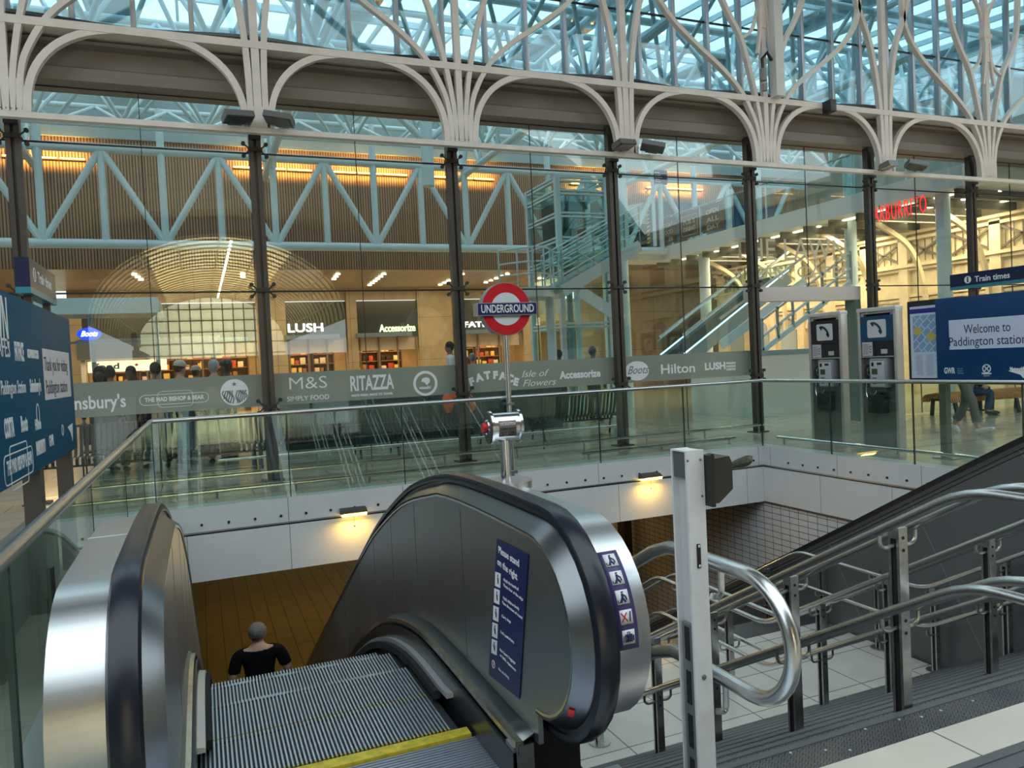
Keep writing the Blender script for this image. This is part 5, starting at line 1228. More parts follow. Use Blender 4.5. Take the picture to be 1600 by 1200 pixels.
bystander(279, 563, 15.2, 'person with a pale cap and light blue shirt behind the frosted band', -.9, shirt=(.42, .52, .66), hair=(.03, .02, .015), cap=(.48, .47, .45))
bystander(305, 571, 16.6, 'person in a beige hat between the two light blue shirts', -.2, skinc='mid', shirt=(.10, .09, .09), hair=(.05, .04, .03), cap=(.42, .36, .30))
bystander(333, 561, 14.9, 'grey-haired person in a light blue shirt seen from behind', .1, shirt=(.26, .38, .50), hair=(.34, .36, .36))
bystander(354, 561, 15.3, 'person in a dark cap and rust-red top behind the frosted band', 1.1, skinc='dark', shirt=(.32, .07, .025), hair=(.012, .01, .01), cap=(.035, .04, .05))
bystander(703, 533, 20.5, 'person in a white shirt half hidden by the brown column left of the roundel', 1.2, skinc='mid', shirt=(.66, .66, .66), hair=(.02, .016, .014))
bystander(738, 551, 17.7, 'grey-haired person in a light blue top just left of the roundel pole', -.4, shirt=(.40, .56, .68), hair=(.20, .20, .21))
bystander(925, 541, 17, 'person in a white top with dark rucksack straps right of the roundel', -1.2, skinc='dark', shirt=(.66, .67, .68), hair=(.012, .01, .01))
bystander(873, 546, 18.5, 'person in white beside the foot of the stair lift tower', -.3, skinc='dark', shirt=(.62, .63, .64), hair=(.012, .01, .01))
# ================================================================== ATRIUM
# big tubular truss in front of the slatted wall
YT_ = 25.0; TZ0, TZ1 = 5.60, 8.36
t = root('tube_truss', (5, YT_, TZ0), 'long pale blue tube truss across the slatted wood wall', 'truss')
MB().tube([(-15, YT_, TZ0), (24, YT_, TZ0)], .135, 14).build('bottom_chord', TEAL, t); MB().tube([(-15, YT_, TZ1), (24, YT_, TZ1)], .135, 14).build('top_chord', TEAL, t)
vert = MB().tube([(0, YT_, TZ0), (0, YT_, TZ1+1.2)], .115, 10); v0 = None
for i in range(-3, 8):
    xb = -.69+3.18*i; xt = -2.28+3.18*i
    b = MB().tube([(xb, YT_, TZ0), (xb, YT_, TZ1+1.25)], .11, 10).build('vertical', TEAL, t)
    b = MB().tube([(xt, YT_, TZ0), (xt, YT_, TZ1)], .10, 10).build('vertical', TEAL, t)
    for s in (-1, 1): MB().tube([(xb, YT_, TZ0), (xb+s*1.59, YT_, TZ1)], .10, 10).build('diagonal', TEAL, t)
# linear uplights on the wood wall
UPL = glow('uplight', (1, .60, .20), 9)
runs = [(-5.1, -2.86), (1.39, 4.0), (4.6, 7.35), (8.19, 10.7), (13.9, 16.4), (17.4, 20.2)]
for i, (xa, xb) in enumerate(runs):
    t = root('strip_light', ((xa+xb)/2, 26.85, 8.6), 'glowing linear uplight on the slatted wall, %s of six' % ORD[i], 'light', 'linear uplights on the slatted wall')
    n = 3
    for k in range(n):
        x0 = xa+(xb-xa)*k/n; x1 = xa+(xb-xa)*(k+1)/n
        MB().box(x0+.02, x1-.02, 26.80, 27.0, 8.44, 8.48).build('housing', DARK, t); MB().box(x0+.04, x1-.04, 26.81, 26.9, 8.481, 8.505).build('tube', UPL, t)
    lamp('strip_lamp', 'AREA', ((xa+xb)/2, 26.72, 8.46), 26*(xb-xa), (1, .50, .12), xb-xa, .10, rot=(PI-1.0, 0, 0))
# roof trusses
def rt(y, lab, zb=7.6):
    t = root('roof_truss', (6, y, zb), 'pale blue triangular roof truss under the atrium glass, '+lab, 'truss', 'roof trusses of the atrium')
    MB().tube([(-12, y, zb), (24, y, zb)], .085, 10).build('bottom_chord', TEAL, t)
    for s in (-1, 1): MB().tube([(-12, y+s*1.0, 9.55), (24, y+s*1.0, 9.55)], .075, 10).build('top_chord', TEAL, t)
    A = None
    for i in range(17):
        x = -9+1.9*i
        for s in (-1, 1):
            for u in (-1, 1):
                key = (s, u)
                if A is None: A = {}
                if key not in A: A[key] = MB().tube([(x, y, zb), (x+u*.95, y+s*1.0, 9.55)], .05, 8).build('web_member', TEAL, t); A[key]['x0'] = x; ob = A[key]
                else: ob = A[key].copy(); COL.objects.link(ob); ob.location = (x-A[key]['x0'], 0, 0)
    for q in A.values(): del q['x0']
    for q in kids(t):
        if 'x0' in q: del q['x0']
    MB().tube([(-9, y+.9, 9.5), (-9, y-.9, 9.5)], .05).build('cross_tie', TEAL, t)
    return t
for y, lab, zb in ((14.6, 'nearest', 7.6), (17.8, 'second from the front', 7.6), (21.0, 'third from the front', 7.95), (24.0, 'farthest', 8.75)): rt(y, lab, zb)
for i, x in enumerate((-4.2, 2.4, 8.9, 15.4)):
    t = root('longitudinal_truss', (x, 19, 8.6), 'pale blue tube girder running away under the atrium roof, %s' % ORD[i], 'truss', 'girders of the atrium roof')
    MB().tube([(x, 12.6, 8.15), (x, 26.8, 8.15)], .11, 10).build('bottom_chord', TEAL, t); MB().tube([(x, 12.6, 9.5), (x, 26.8, 9.7)], .09, 10).build('top_chord', TEAL, t)
    for k in range(9):
        y = 12.8+1.55*k
        MB().tube([(x, y, 8.15), (x, y+.78, 9.55)], .055, 8).build('web_member', TEAL, t); MB().tube([(x, y+.78, 9.55), (x, y+1.55, 8.15)], .055, 8).build('web_member', TEAL, t)
for i, (x, y) in enumerate(((6.2, 20.5), (12.3, 20.5), (18.0, 17.0))):
    t = root('atrium_column', (x, y, 0), 'pale blue steel column of the atrium roof, %s of three' % ORD[i].replace('second from the left', 'middle').replace('third from the left', 'rightmost'), 'column', 'columns of the atrium')
    MB().tube([(x, y, 6.6 if i == 0 else 0), (x, y, 9.9)], .17, 14).build('shaft', TEAL, t)
    for s in (-1, 1): MB().tube([(x, y, 7.8), (x+s*2.3, y, 9.8)], .09, 10).build('branch', TEAL, t)
# stair lift tower
YL = 19.0
x0, x1 = at(870, 300, Y=YL).x, at(945, 300, Y=YL).x; zt = at(905, 277, Y=YL).z; y1 = YL+2.0
t = root('lift_tower', ((x0+x1)/2, YL+1, 0), 'glazed lift tower with pale steel frame right of the roundel', 'lift tower')
for x, y in ((x0, YL), (x1, YL), (x0, y1), (x1, y1)): MB().box(x-.07, x+.07, y-.07, y+.07, 0, zt).build('post', TEAL, t)
for z in [at(905, py, Y=YL).z for py in (278, 298, 333, 371, 403)]+[2.6, 1.4]:
    b = MB()
    for dz in (0, .10): b.box(x0, x1, YL-.05, YL+.05, z-.03-dz, z+.02-dz); b.box(x0, x1, y1-.05, y1+.05, z-.03-dz, z+.02-dz); b.box(x0-.05, x0+.05, YL, y1, z-.03-dz, z+.02-dz); b.box(x1-.05, x1+.05, YL, y1, z-.03-dz, z+.02-dz)
    b.build('ring_beam', TEAL, t)
MB().box(x0, x1, YL-.012, YL+.012, 0, zt-.05).build('front_glass', GL_L, t); MB().box(x0-.012, x0+.012, YL+.05, y1, 0, zt-.05).build('side_glass', GL_L, t)
b = MB(); b.box(x0+.3, x1-.3, YL+.5, y1-.3, 3.9, 4.0); b.box(x0+.3, x1-.3, YL+.5, y1-.3, 5.9, 6.1); b.box(x0+.3, x0+.36, YL+.5, y1-.3, 4, 5.9); b.box(x1-.8, x1-.3, y1-.4, y1-.3, 4, 5.9); b.build('lift_car', mat('car_grey', (.10, .13, .14), .4, .3), t)
b = MB(); b.bar((x0, YL+.9, 4.3), (x1, YL+.9, zt-.3), .12, .12); b.bar((x0+.2, YL+1.4, zt-.5), (x1, YL+1.4, zt-.2), .16, .16); b.tube([((x0+x1)/2, YL+1, 0), ((x0+x1)/2, YL+1, zt-.3)], .09, 10); b.build('machinery', TEALD, t)
# curved stair landing in front of the tower and flights
YS_ = 17.2
xa, xb = at(800, 468, Y=YS_).x, at(905, 455, Y=YS_).x; zl = at(860, 455, Y=YS_).z
t = root('gallery_stair', ((xa+xb)/2, YS_, 0), 'pale steel stair with curved landing and glass railing around the lift tower', 'stairs')
P = [(xa+(xb-xa)*u, YS_+.9*(1-math.sin(PI*min(1, u*1.1+.05))), zl) for u in frange(0, 1, 13)]
b = MB(); b.sweep(P, [(-.12, -.05), (.12, -.05), (.12, .05), (-.12, .05)], (0, 0, 1))
b.build('landing_edge', TEAL, t)
b = MB(); lo = [(x, y) for x, y, z in P]+[(xb, YS_+1.8), (xa, YS_+1.8)]; b.prism(lo, 'z', zl-.08, zl+.06); b.build('landing', TEALD, t)
b = MB()
for h in (.35, .65, 1.0): b.tube([(x, y, z+h+.1) for x, y, z in P], .022, 6)
b.build('landing_rail', TEAL, t)
for q in P[::2]: MB().cyl((q[0], q[1], q[2]), (q[0], q[1], q[2]+1.1), .025, 8).build('baluster', TEAL, t)
u0, u1 = Vector((at(880, 462, Y=YS_).x, YS_, zl)), Vector((at(1000, 380, Y=YS_).x, YS_, at(1000, 384, Y=YS_).z))
for dy in (0, 1.2):
    MB().bar(u0+Vector((0, dy, 0)), u1+Vector((0, dy, 0)), .06, .30).build('stringer', TEAL, t)
    b = MB()
    for h in (.4, .65, .85, 1.05): b.tube([u0+Vector((0, dy, h)), u1+Vector((0, dy, h))], .022, 6)
    b.build('stair_rail', TEAL, t)
    for s in frange(0, 1, 6): p = u0.lerp(u1, s)+Vector((0, dy, 0)); MB().bar(p, p+Vector((0, 0, 1.05)), .03, .03).build('baluster', TEALD, t)
    b = MB(); o1, o2 = u0+Vector((0, dy, .55)), u1+Vector((0, dy, .55)); b.bar(o1, o2, .012, .8); b.build('rail_glass', GL_L, t)
b = MB()
for k in range(12): p = u0.lerp(u1, (k+.5)/12); b.box(p.x-.14, p.x+.14, p.y, p.y+1.2, p.z-.03, p.z+.01)
b.build('treads', TEALD, t)
d0, d1 = Vector((xb, YS_, zl)), Vector((at(975, 505, Y=YS_).x, YS_, at(975, 500, Y=YS_).z))
MB().bar(d0, d1, .06, .30).build('stringer', TEAL, t); MB().tube([d0+Vector((0, 0, 1)), d1+Vector((0, 0, 1))], .025, 6).build('stair_rail', TEAL, t)
MB().tube([(xb-.5, YS_+.7, 0), (xb-.5, YS_+.7, zl)], .12, 12).build('support_column', TEAL, t)
# mezzanine gallery on the right
XM = 17.0; ZM0, ZM1 = 5.28, 5.78
t = root('gallery', (19.5, 19, ZM0), 'white mezzanine gallery slab with glass railing on the right of the atrium', 'gallery')
PWH = mat('gallery_white', (.62, .68, .70), .45)
MB().box(XM, 25, 12.4, 26.5, ZM0, ZM1).build('slab', PWH, t)
MB().box(13.7, XM, 25.3, 26.6, ZM0, ZM1).build('landing', PWH, t)
for y in frange(12.6, 25, 7):
    pass
ye = frange(12.5, 26.4, 9)
for a, c in zip(ye[:-1], ye[1:]): MB().box(XM+.05, XM+.065, a+.02, c-.02, ZM1, ZM1+1.1).build('railing_glass', GL_L, t)
for y in ye: MB().box(XM+.03, XM+.08, y-.02, y+.02, ZM1, ZM1+1.1).build('railing_post', TEAL, t)
MB().tube([(XM+.06, 12.5, ZM1+1.12), (XM+.06, 26.4, ZM1+1.12)], .03, 8).build('railing_top', TEALD, t)
MB().box(13.7, XM, 25.32, 25.34, ZM1, ZM1+1.1).build('railing_glass', GL_L, t)
SL_ = glow('soffit_light', (1, .86, .55), 5)
for k, x in enumerate((17.7, 18.7, 20.2)):
    for y in frange(13.5, 25, 8): MB().box(x-.06, x+.06, y-.55, y+.55, ZM0-.03, ZM0-.002).build('soffit_light', SL_, t)
b = MB()
for y in frange(13, 26, 14): b.box(XM+.2, 21, y-.05, y+.05, ZM0-.22, ZM0)
b.build('soffit_ribs', mat('soffit_rib', (.12, .11, .09), .6), t)
MB().tube([(14.8, 25.9, 0), (14.8, 25.9, ZM0)], .16, 14).build('column', TEAL, t); MB().tube([(XM+.6, 23.5, 0), (XM+.6, 23.5, ZM0)], .2, 14).build('column', PWH, t); MB().tube([(XM+.5, 13.6, 0), (XM+.5, 13.6, ZM0)], .17, 14).build('column', TEAL, t)
# posters along the gallery railing
PST = mat('poster_dark', (.02, .022, .03), .4); PTX = mat('poster_text', (.40, .38, .36), .5)
for i, (pa, pb, L_) in enumerate(((1031, 1056, ('GREAT', 'FOOD', 'ALES')), (1062, 1093, ('PUB &', 'DINING')), (1098, 1131, ('OPEN', 'ALL', 'DAY')))):
    ya, yb = at(pa, 350, X=XM+.04).y, at(pb, 340, X=XM+.04).y
    t = root('poster', (XM+.04, (ya+yb)/2, ZM1+.1), 'dark pub poster on the gallery railing, '+('leftmost of three', 'middle one, reading pub and dining', 'rightmost of three')[i], 'poster', 'posters on the gallery railing')
    pb_ = MB().box(XM+.025, XM+.04, yb, ya, ZM1+.08, ZM1+1.05).build('sheet', PST, t)
    for k, s_ in enumerate(L_):
        text(s_, 'poster_lettering', PTX, pb_, (XM+.023, (ya+yb)/2, ZM1+.78-.27*k if len(L_) == 3 else ZM1+.66-.26*k), .24, right=(0, -1, 0), bold=.006, ext=.001, width=min(.9, (ya-yb)*.6))
    if i == 1:
        b = MB(); b.sweep([(XM+.023, (ya+yb)/2+u, ZM1+.54+v) for u, v in rrect(0, 0, (ya-yb)*.40, .36, .08)], [(-.001, -.012), (.001, -.012), (.001, .012), (-.001, .012)], (1, 0, 0), closed=True); b.build('poster_frame', PTX, pb_)
# blue kiosk wall, directory sign on a pole
xa = at(1014, 340, Y=25.2).x
t = root('blue_hoarding', (xa+2, 25.8, ZM1), 'dark blue box kiosk with pale end wall on the gallery', 'kiosk')
MB().box(xa, xa+6.5, 25.2, 26.3, ZM1, at(1014, 314, Y=25.2).z).build('blue_front', mat('hoarding_blue', (.01, .09, .20), .35), t)
MB().prism([(xa-2.0, ZM1+.9), (xa, ZM1+.9), (xa, at(1012, 314, Y=25.2).z), (xa-2.0, at(968, 330, Y=25.2).z)], 'y', 25.3, 26.2).build('pale_end', PWH, t)
b = MB()
for k in range(14): b.prism([(xa-.12, ZM1+.1+k*.15), (xa-.0, ZM1+.16+k*.15), (xa-.0, ZM1+.235+k*.15), (xa-.12, ZM1+.175+k*.15)], 'y', 25.185, 25.2)
b.build('hazard_stripes', mat('hazard_yellow', (.6, .5, .05), .5), t)
p0, p1 = at(1021, 266, Y=22), at(1042, 289, Y=22)
t = root('directory_sign', (p0.x, 22, p1.z), 'small navy directory sign hanging on a pole under the atrium roof', 'sign')
dsg = MB().box(p0.x, p1.x, 21.96, 22.0, p1.z, p0.z).build('panel', NAVY, t)
MB().tube([(p0.x-.06, 22, ZM1-.5), (p0.x-.06, 22, 9.3)], .06, 10).build('pole', TEAL, t)
b = MB()
for k in range(6): z = p0.z-.05-(p0.z-p1.z)*(k+.3)/6.3; b.box(p0.x+.04, p0.x+.09, 21.955, 21.96, z-.03, z); b.box(p0.x+.12, p0.x+.2+.05*(k % 3), 21.955, 21.96, z-.028, z-.006)
b.build('list_marks', TXW, dsg)
# red illuminated restaurant name
a, c = at(1358, 330, X=16.9), at(1448, 318, X=16.9)
t = root('restaurant_sign', (16.9, (a.y+c.y)/2, a.z-.3), 'red glowing restaurant name sign high on the right', 'sign')
text('BARBURRITO', 'letters', glow('red_neon', (1, .008, .03), .9), t, (16.88, (a.y+c.y)/2, (at(1406, 329, X=16.9).z)), .62, right=(0, -1, 0), width=abs(a.y-c.y), bold=-.004, ext=.01, space=1.2)
MB().box(16.92, 16.96, c.y, a.y, a.z-.12, a.z-.08).build('mounting_rail', DARK, t)
MB().cyl((16.94, c.y+.3, a.z), (16.94, c.y+.3, ZM0), .02, 6).cyl((16.94, a.y-.3, a.z), (16.94, a.y-.3, ZM0), .02, 6).build('hanger', DARK, t)
# added cream wall under the gallery, standing in for a reflection of the station building
XW = 20.8
cw = struct(MB().box(XW, XW+.4, 12.45, 27, 0, ZM0).build('wall_reflection_stand_in', CREAM))
CRD = mat('cream_shadow_gap', (.20, .15, .08), .6)
b = MB()
for z, d in ((4.95, .22), (4.78, .14), (3.95, .20), (3.85, .12), (3.02, .10), (2.9, .06), (1.0, .1)): b.box(XW-d, XW, 12.5, 27, z, z+.09)
b.build('cornices', CREAM, cw)
b = MB()
for y in frange(13, 26.5, 10): b.box(XW-.14, XW, y-.16, y+.16, 0, 4.95)
b.build('pilasters', CREAM, cw)
WPN = mat('pale_window', (.40, .48, .48), .15, spec=.8)
b = MB(); fz = MB()
for i in range(9):
    y = 13.75+1.5*i
    b.prism([(y-.42, 1.15), (y+.42, 1.15)]+[(y+.42*math.cos(a), 2.30+.42*math.sin(a)) for a in frange(0, PI, 9)], 'x', XW-.03, XW)
    for s in (-1, 1): fz.bar((XW-.08, y-.6, 4.42-s*.3), (XW-.08, y+.6, 4.42+s*.3), .05, .06)
    for k in range(5): fz.bar((XW-.06, y-.5+.25*k, 4.1), (XW-.06, y-.5+.25*k, 4.75), .02, .03)
b.build('arched_windows', WPN, cw); fz.build('lattice_frieze', mat('frieze_dark', (.12, .10, .07), .5), cw)
b = MB()
for i in range(9):
    y = 13.75+1.5*i
    b.sweep([(XW-.05, y+.5*math.cos(a), 2.30+.5*math.sin(a)) for a in frange(0, PI, 11)], [(-.04, -.05), (.04, -.05), (.04, .05), (-.04, .05)], (1, 0, 0))
b.build('window_arches', CREAM, cw)
for i, y in enumerate((14.6, 16.6, 18.6, 20.6, 22.6, 24.6)):
    o = MB().sweep(cubic([(XW-.27, y, 2.3), (XW-.36, y, 3.4), (XW-.95, y, 4.5), (XW-2.3, y, ZM0-.08)], 6), [(-.05, -.07), (.05, -.07), (.05, .07), (-.05, .07)], (0, 1, 0)).build('curved_bracket', CREAM)
    tag(o, 'cream curved roof bracket on the added cream wall, %s from the front' % ('first', 'second', 'third', 'fourth', 'fifth', 'sixth')[i], 'bracket', 'curved brackets under the gallery')
# white plinth and escalator beyond the doorway
a = at(1188, 556, Y=14.6)
t = root('stair_plinth', (14, 15, 0), 'white plinth wall with grey steel stair rails seen through the open doorway', 'stairs')
MB().box(a.x-.3, a.x+3.2, 14.6, 17, 0, a.z).build('plinth', mat('plinth_white', (.72, .76, .74), .4), t)
MB().box(a.x-.3, a.x+3.2, 14.58, 17, a.z, a.z+.12).build('coping', TEALD, t)
q0, q1 = at(1192, 548, Y=15.0), at(1330, 440, Y=15.0)
for k, h in enumerate((0, .35, .75)): MB().bar(q0+Vector((0, 0, h)), q1+Vector((0, 0, h)), .05, .12 if k == 0 else .05).build('stringer', TEAL if k < 2 else STEELP, t)
for s in frange(0, 1, 7): p = q0.lerp(q1, s); MB().bar(p, p+Vector((0, 0, .8)), .05, .05).build('baluster', TEALD, t)
q0, q1 = q0+Vector((0, 1.6, 0)), q1+Vector((0, 1.6, 0))
MB().bar(q0+Vector((0, 0, .2)), q1+Vector((0, 0, .2)), .05, .25).build('stringer', TEAL, t); MB().bar(q0+Vector((0, 0, .9)), q1+Vector((0, 0, .9)), .05, .06).build('handrail', STEELP, t)
e0, e1 = at(1070, 565, Y=18.0), at(1150, 500, Y=18.0)
t = root('atrium_escalator', (e0.x, 18, 0), 'blue-lit escalator rising to the right behind the door column', 'escalator')
ee = e0+(e1-e0)*2.1
for k, y in enumerate((18.0, 19.2)):
    MB().bar(e0+Vector((0, y-18, .0)), ee+Vector((0, y-18, 0)), .08, .35).build('side_panel', TEALD, t)
    MB().bar(e0+Vector((0, y-18, .75)), ee+Vector((0, y-18, .75)), .08, .07).build('handrail', STEELP, t)
    MB().bar(e0+Vector((0, y-18, .45)), ee+Vector((0, y-18, .45)), .012, .55).build('balustrade_glass', GL_L, t)
    MB().bar(e0+Vector((0, y-18, .22)), ee+Vector((0, y-18, .22)), .03, .05).build('light_strip', glow('cool_strip', (.55, .85, 1), 1.6), t)
MB().bar(e0+Vector((0, .6, .05)), ee+Vector((0, .6, .05)), 1.0, .1, up=(0, 0, 1)).build('steps', DARK, t)
# canopy beam over the cafe on the left
a, c = at(96, 466, Y=21), at(248, 488, Y=21)
t = root('cafe_canopy', ((a.x+c.x)/2, 21.5, c.z), 'pale blue canopy fascia above the cafe behind the left sign board', 'canopy')
MB().box(a.x-2.5, c.x, 21, 21.2, c.z, a.z).build('fascia', TEAL, t); MB().box(a.x-2.5, c.x, 21.2, 24, c.z+.1, a.z).build('roof', TEALD, t)
for x in (a.x+.3, c.x-.2): MB().cyl((x, 23.7, 0), (x, 23.7, c.z+.1), .06, 8).build('post', TEALD, t)
# ------------------------------------------------------------------ shopfronts
YSH = 33.4
def SX(px, py=500): return at(px, py, Y=YSH).x
def SZ_(px, py): return at(px, py, Y=YSH).z
FASC = mat('shop_fascia', (.045, .048, .042), .25, spec=.7); HEAD = mat('shop_header', (.62, .50, .38), .5); CANO = mat('shop_canopy', (.14, .20, .27), .4)
struct(boxes('wall_shopfront', STONEW, [(SX(a), SX(c), YSH-.15, YSH+.2, 0, ZS) for a, c in ((107, 128), (400, 446), (541, 557), (652, 708), (815, 842))]+[(-16, SX(107)-1.5, YSH-.1, YSH+.2, 0, ZS), (SX(842)+2.2, 26, YSH-.1, YSH+.2, 0, ZS)]+[(SX(128), SX(842), YSH-.05, YSH+.2, SZ_(500, 470), ZS)]))
shops = [('cosmetics shop', 446, 541, 'LUSH', 476, 504 and 513, .50, 449, 504, (1, .97, .88), .02), ('accessories shop', 557, 652, 'Accessorize', 620, 513, .46, 592, 648, (.86, .92, .45), .008), ('clothing shop', 708, 815, 'FATFACE', 757, 507, .36, 724, 790, (1, .97, .9), .012), ('chemist', 128, 400, '', 0, 0, 0, 0, 0, None, 0)]
for nm, pa, pb, s_, px, py, sz, sa, sb, colr, bo_ in shops:
    xa, xb = SX(pa), SX(pb)
    t = root('shopfront', ((xa+xb)/2, YSH, 0), 'dark fascia shopfront of the %s under the slatted wall' % nm, 'shopfront', 'shopfronts along the far wall')
    z0, z1, z2 = SZ_(600, 526), SZ_(600, 470), SZ_(600, 547)
    MB().box(xa, xb, YSH-.02, YSH+.1, z0, z1).build('fascia', FASC, t)
    MB().box(xa-.1, xb-.4, YSH-.5, YSH-.02, z0-.02, z0+.16).build('canopy', CANO, t)
    MB().box(xa, xb, YSH+.1, YSH+.25, z2, z0).build('header', HEAD, t)
    for x in frange(xa+.1, xb-.1, 4): MB().box(x-.03, x+.03, YSH, YSH+.1, 0, z0).build('mullion', mat('shop_mullion', (.25, .19, .12), .4), t)
    if s_:
        text(s_, 'illuminated_lettering', glow('lit_letters_%s' % s_.lower()[:1], colr, 2.6), t, (SX((sa+sb)/2), YSH-.08, SZ_(px, py)), sz, width=SX(sb)-SX(sa), bold=bo_*.4, ext=.03)
    # display shelves inside
    r_ = random.Random(pa)
    N_ = 2 if pa != 128 else 4; HW = min(.7, (xb-xa-.5)/N_/2-.05)
    for k, x in enumerate([xa+.25+(xb-xa-.5)*(q+.5)/N_ for q in range(N_)]):
        u = root('display_shelf', (x, YSH+2.2, 0), 'warm lit wooden display shelving inside the %s, %s' % (nm, ORD[k]), 'shelving', 'display shelves of the '+nm)
        MB().box(x-HW, x+HW, YSH+2.5, YSH+2.56, 0, 2.75).build('back', mat('shelf_wood', (.30, .17, .08), .5), u)
        for z in (1.05, 1.52, 1.95, 2.38): MB().box(x-HW, x+HW, YSH+2.1, YSH+2.5, z-.03, z).build('shelf', mat('shelf_wood', (.30, .17, .08), .5), u)
        for s in (-1, 1): MB().box(x+s*HW-.03, x+s*HW+.03, YSH+2.1, YSH+2.56, 0, 2.75).build('side', mat('shelf_dark', (.06, .04, .03), .5), u)
        for z in (1.52, 1.95, 2.38):
            xx = x-HW+.06
            while xx < x+HW-.3:
                w_ = r_.uniform(.12, .26); h_ = r_.uniform(.12, .32); ci = r_.choice([0, 1, 2, 3, 4]); nmx, cl = [('white', (.7, .66, .58)), ('red', (.45, .06, .04)), ('brown', (.28, .15, .07)), ('black', (.02, .02, .02)), ('yellow', (.75, .55, .15))][ci]
                o = MB().box(xx, xx+w_, YSH+2.16, YSH+2.38, z, z+h_, bev=.01).build('boxed_product', mat('product_'+nmx, cl, .5))
                tag(o, '%s boxed product on the lit shelves of the %s' % (nmx, nm), 'product', '%s products on the shelves of the %s' % (nmx, nm)); xx += w_+r_.uniform(.02, .12)
    for k, x in enumerate(frange(xa+.5, xb-.4, 4)):
        u = root('pendant_lamp', (x, YSH+1.0, 2.62), 'small glowing globe pendant in the front of the %s' % nm, 'lamp', 'globe pendants of the '+nm)
        MB().ball((x, YSH+1.0, 2.68), .07, u=10, v=8).build('globe', glow('globe_glow', (1, .72, .35), 9), u); MB().cyl((x, YSH+1, 2.74), (x, YSH+1, 3.5), .008, 5).build('cord', DARK, u)
# chemist sign and food kiosk sign on the left
p = at(139.5, 522, Y=22.5)
t = root('chemist_sign', (p.x, 22.5, p.z-.2), 'blue oval illuminated chemist sign behind the left board', 'sign')
MB().prism(disc(p.x, p.z, .16, 36, 1.75), 'y', 22.42, 22.5).build('oval', glow('sign_blue', (.02, .06, .8), 1.4), t)
text('Boots', 'lettering', glow('sign_white', (.9, .95, 1), 1.8), t, (p.x, 22.41, p.z), .2, width=.40, bold=.006, shear=.4, ext=.004)
MB().box(p.x-1.0, p.x+1.6, 22.5, 22.6, p.z-.25, p.z-.19).build('mounting_bar', TEALD, t); MB().cyl((p.x, 22.55, p.z), (p.x, 22.55, at(130, 488, Y=22.5).z), .03, 8).build('hanger', TEALD, t)
a, c = at(132, 565, Y=24), at(260, 577, Y=24)
t = root('food_counter', ((a.x+c.x)/2, 24.5, 0), 'food counter with a lit cream menu board reading food on the left', 'counter')
MB().box(a.x, c.x+1.2, 24.2, 25.0, 0, 1.15).build('counter', mat('counter_dark', (.05, .05, .055), .4), t)
mb_ = MB().box(a.x, c.x, 24.6, 24.66, c.z, a.z).build('menu_board', glow('menu_cream', (1, .80, .52), 1.0), t)
text('food', 'lettering', TXD, mb_, (a.x+.5, 24.595, (a.z+c.z)/2), .24, width=.62, bold=.006)
b = MB()
for k in range(5): b.ball((a.x+1.25+.42*k, 24.59, (a.z+c.z)/2+.02), .045, (1, .3, .8), 8, 6)
b.build('menu_pictures', mat('menu_red', (.5, .08, .04), .5), mb_)
MB().box(a.x-.2, c.x+1.5, 24.2, 25, a.z+.05, a.z+.62).build('header', HEAD, t)
for x in (a.x-.1, c.x+1.3): MB().box(x-.06, x+.06, 24.5, 24.9, 1.15, a.z+.1).build('post', HEAD, t)
lamp('counter_lamp', 'AREA', ((a.x+c.x)/2, 24.0, a.z+.0), 25, (1, .75, .45), 3, .4)
# downlights in the soffit of the shops
n_ = 0
for row, (x, n) in enumerate(((-1.8, 3), (1.6, 2), (4.9, 3), (6.6, 6), (9.7, 6), (11.6, 5), (13.6, 3))):
    for k in range(n):
        y = 28.2+.75*k
        o = MB().cyl((x+.05*k, y, ZS-.03), (x+.05*k, y, ZS-.002), .085, 12).build('downlight', glow('downlight_glow', (1, .86, .5), 14))
        tag(o, 'small round downlight in the stone soffit, in the %s row' % ORD[row].replace(' from the left', '').replace('leftmost', 'leftmost'), 'light', 'downlights in row %s of the soffit' % ORD[row])
# ------------------------------------------------------------------ benches behind the screen
BK = mat('bench_black', (.02, .022, .024), .4, .3)
def bench():
    r = root('slat_bench', (0, 0, 0), 'x', 'bench', 'black slatted benches behind the screen')
    b = MB()
    for i in range(24):
        x = -.95+.0826*i
        b.sweep(cubic([(x, -.30, .30), (x, -.30, .40), (x, -.22, .44), (x, .12, .42), (x, .24, .50), (x, .34, .86), (x, .40, .90)], 3), [(-.024, -.005), (.024, -.005), (.024, .005), (-.024, .005)], (1, 0, 0))
    b.build('slats', BK, r)
    for s in (-.9, .9): MB().tube(cubic([(s, -.32, 0), (s, -.22, .36), (s, .12, .36), (s, .30, 0)], 5), .022, 8).build('leg', BK, r)
    MB().tube([(-.95, -.3, .31), (.95, -.3, .31)], .018, 8).tube([(-.95, .39, .9), (.95, .39, .9)], .018, 8).build('edge_tube', BK, r)
    return r
b0 = bench()
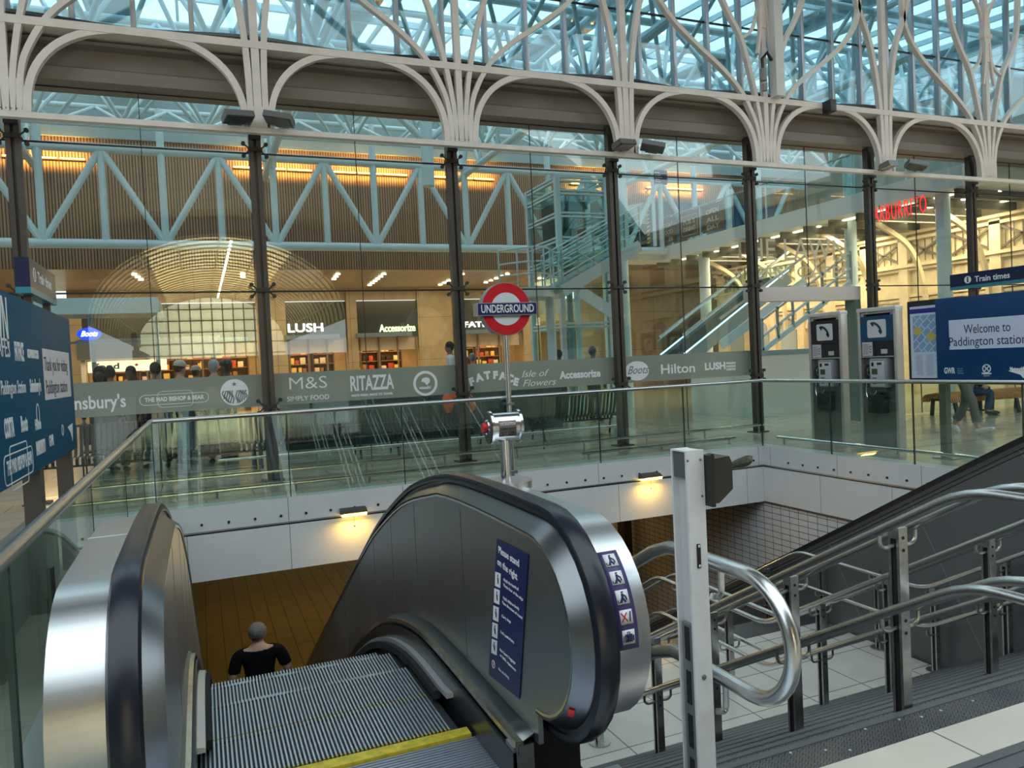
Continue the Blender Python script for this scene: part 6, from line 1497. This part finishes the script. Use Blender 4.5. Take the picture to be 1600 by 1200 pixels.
for i, (px, py, rz, lab) in enumerate(((322, 742, 0, 'below the round white logo'), (482, 733, 0, 'under the simply food lettering'), (690, 712, 0, 'with an orange jacket on it'), (905, 690, 0, 'right of the roundel pole'), (150, 752, 0, 'half hidden by the left handrail corner'))):
    o = b0 if i == 0 else dup(b0); p = at(px, py, Y=13.9); o.location = (p.x, 13.9, 0); o.rotation_euler = (0, 0, PI if i % 2 else 0)
    o['label'] = 'black slatted metal bench behind the glazed screen, '+lab
p = at(716, 660, Y=13.8)
b = MB(); b.ball((p.x, 13.8, .98), .2, (1.5, .5, .7)); b.ball((p.x-.2, 13.75, .86), .14, (.8, .5, 1.2)); b.ball((p.x+.25, 13.76, .84), .13, (.8, .5, 1.3))
o = link(remesh(b, .02), 'orange_jacket', mat('jacket_orange', (.85, .13, .03), .7, noise=(14, .25)), None); tag(o, 'bright orange jacket thrown over the back of a black bench', 'jacket')
c0 = at(440, 690, Y=16.2).x; c1 = at(880, 660, Y=16.2).x  # added block, its dark colour stands in for a dark reflection in the glass
t = root('dark_reflection_block', ((c0+c1)/2, 16.5, 0), 'long dark teal block standing in for a dark reflection behind the black benches', 'counter')
MB().box(c0, c1, 16.2, 17.0, 0, 1.12, bev=.01).build('front', mat('stand_in_teal', (.012, .045, .052), .3), t); MB().box(c0-.05, c1+.05, 16.15, 17.05, 1.12, 1.16).build('top', mat('stand_in_top', (.03, .05, .055), .3), t)
for i, (px, c_) in enumerate(((150, 0), (170, 0), (205, 0), (232, 0))):
    x = at(px, 700, Y=14.4).x
    t = root('cafe_chair', (x, 14.4, 0), 'black cafe chair behind the glass, %s beside the left board' % ('first', 'second', 'third', 'fourth')[i], 'chair', 'black cafe chairs')
    MB().box(x-.2, x+.2, 14.2, 14.6, .44, .47).build('seat', BK, t); MB().box(x-.2, x+.2, 14.58, 14.61, .55, .9).build('backrest', BK, t)
    for sx in (-.18, .18):
        for sy in (-.18, .19): MB().cyl((x+sx, 14.4+sy, 0), (x+sx, 14.4+sy, .9 if sy > 0 else .45), .014, 6).build('leg', BK, t)
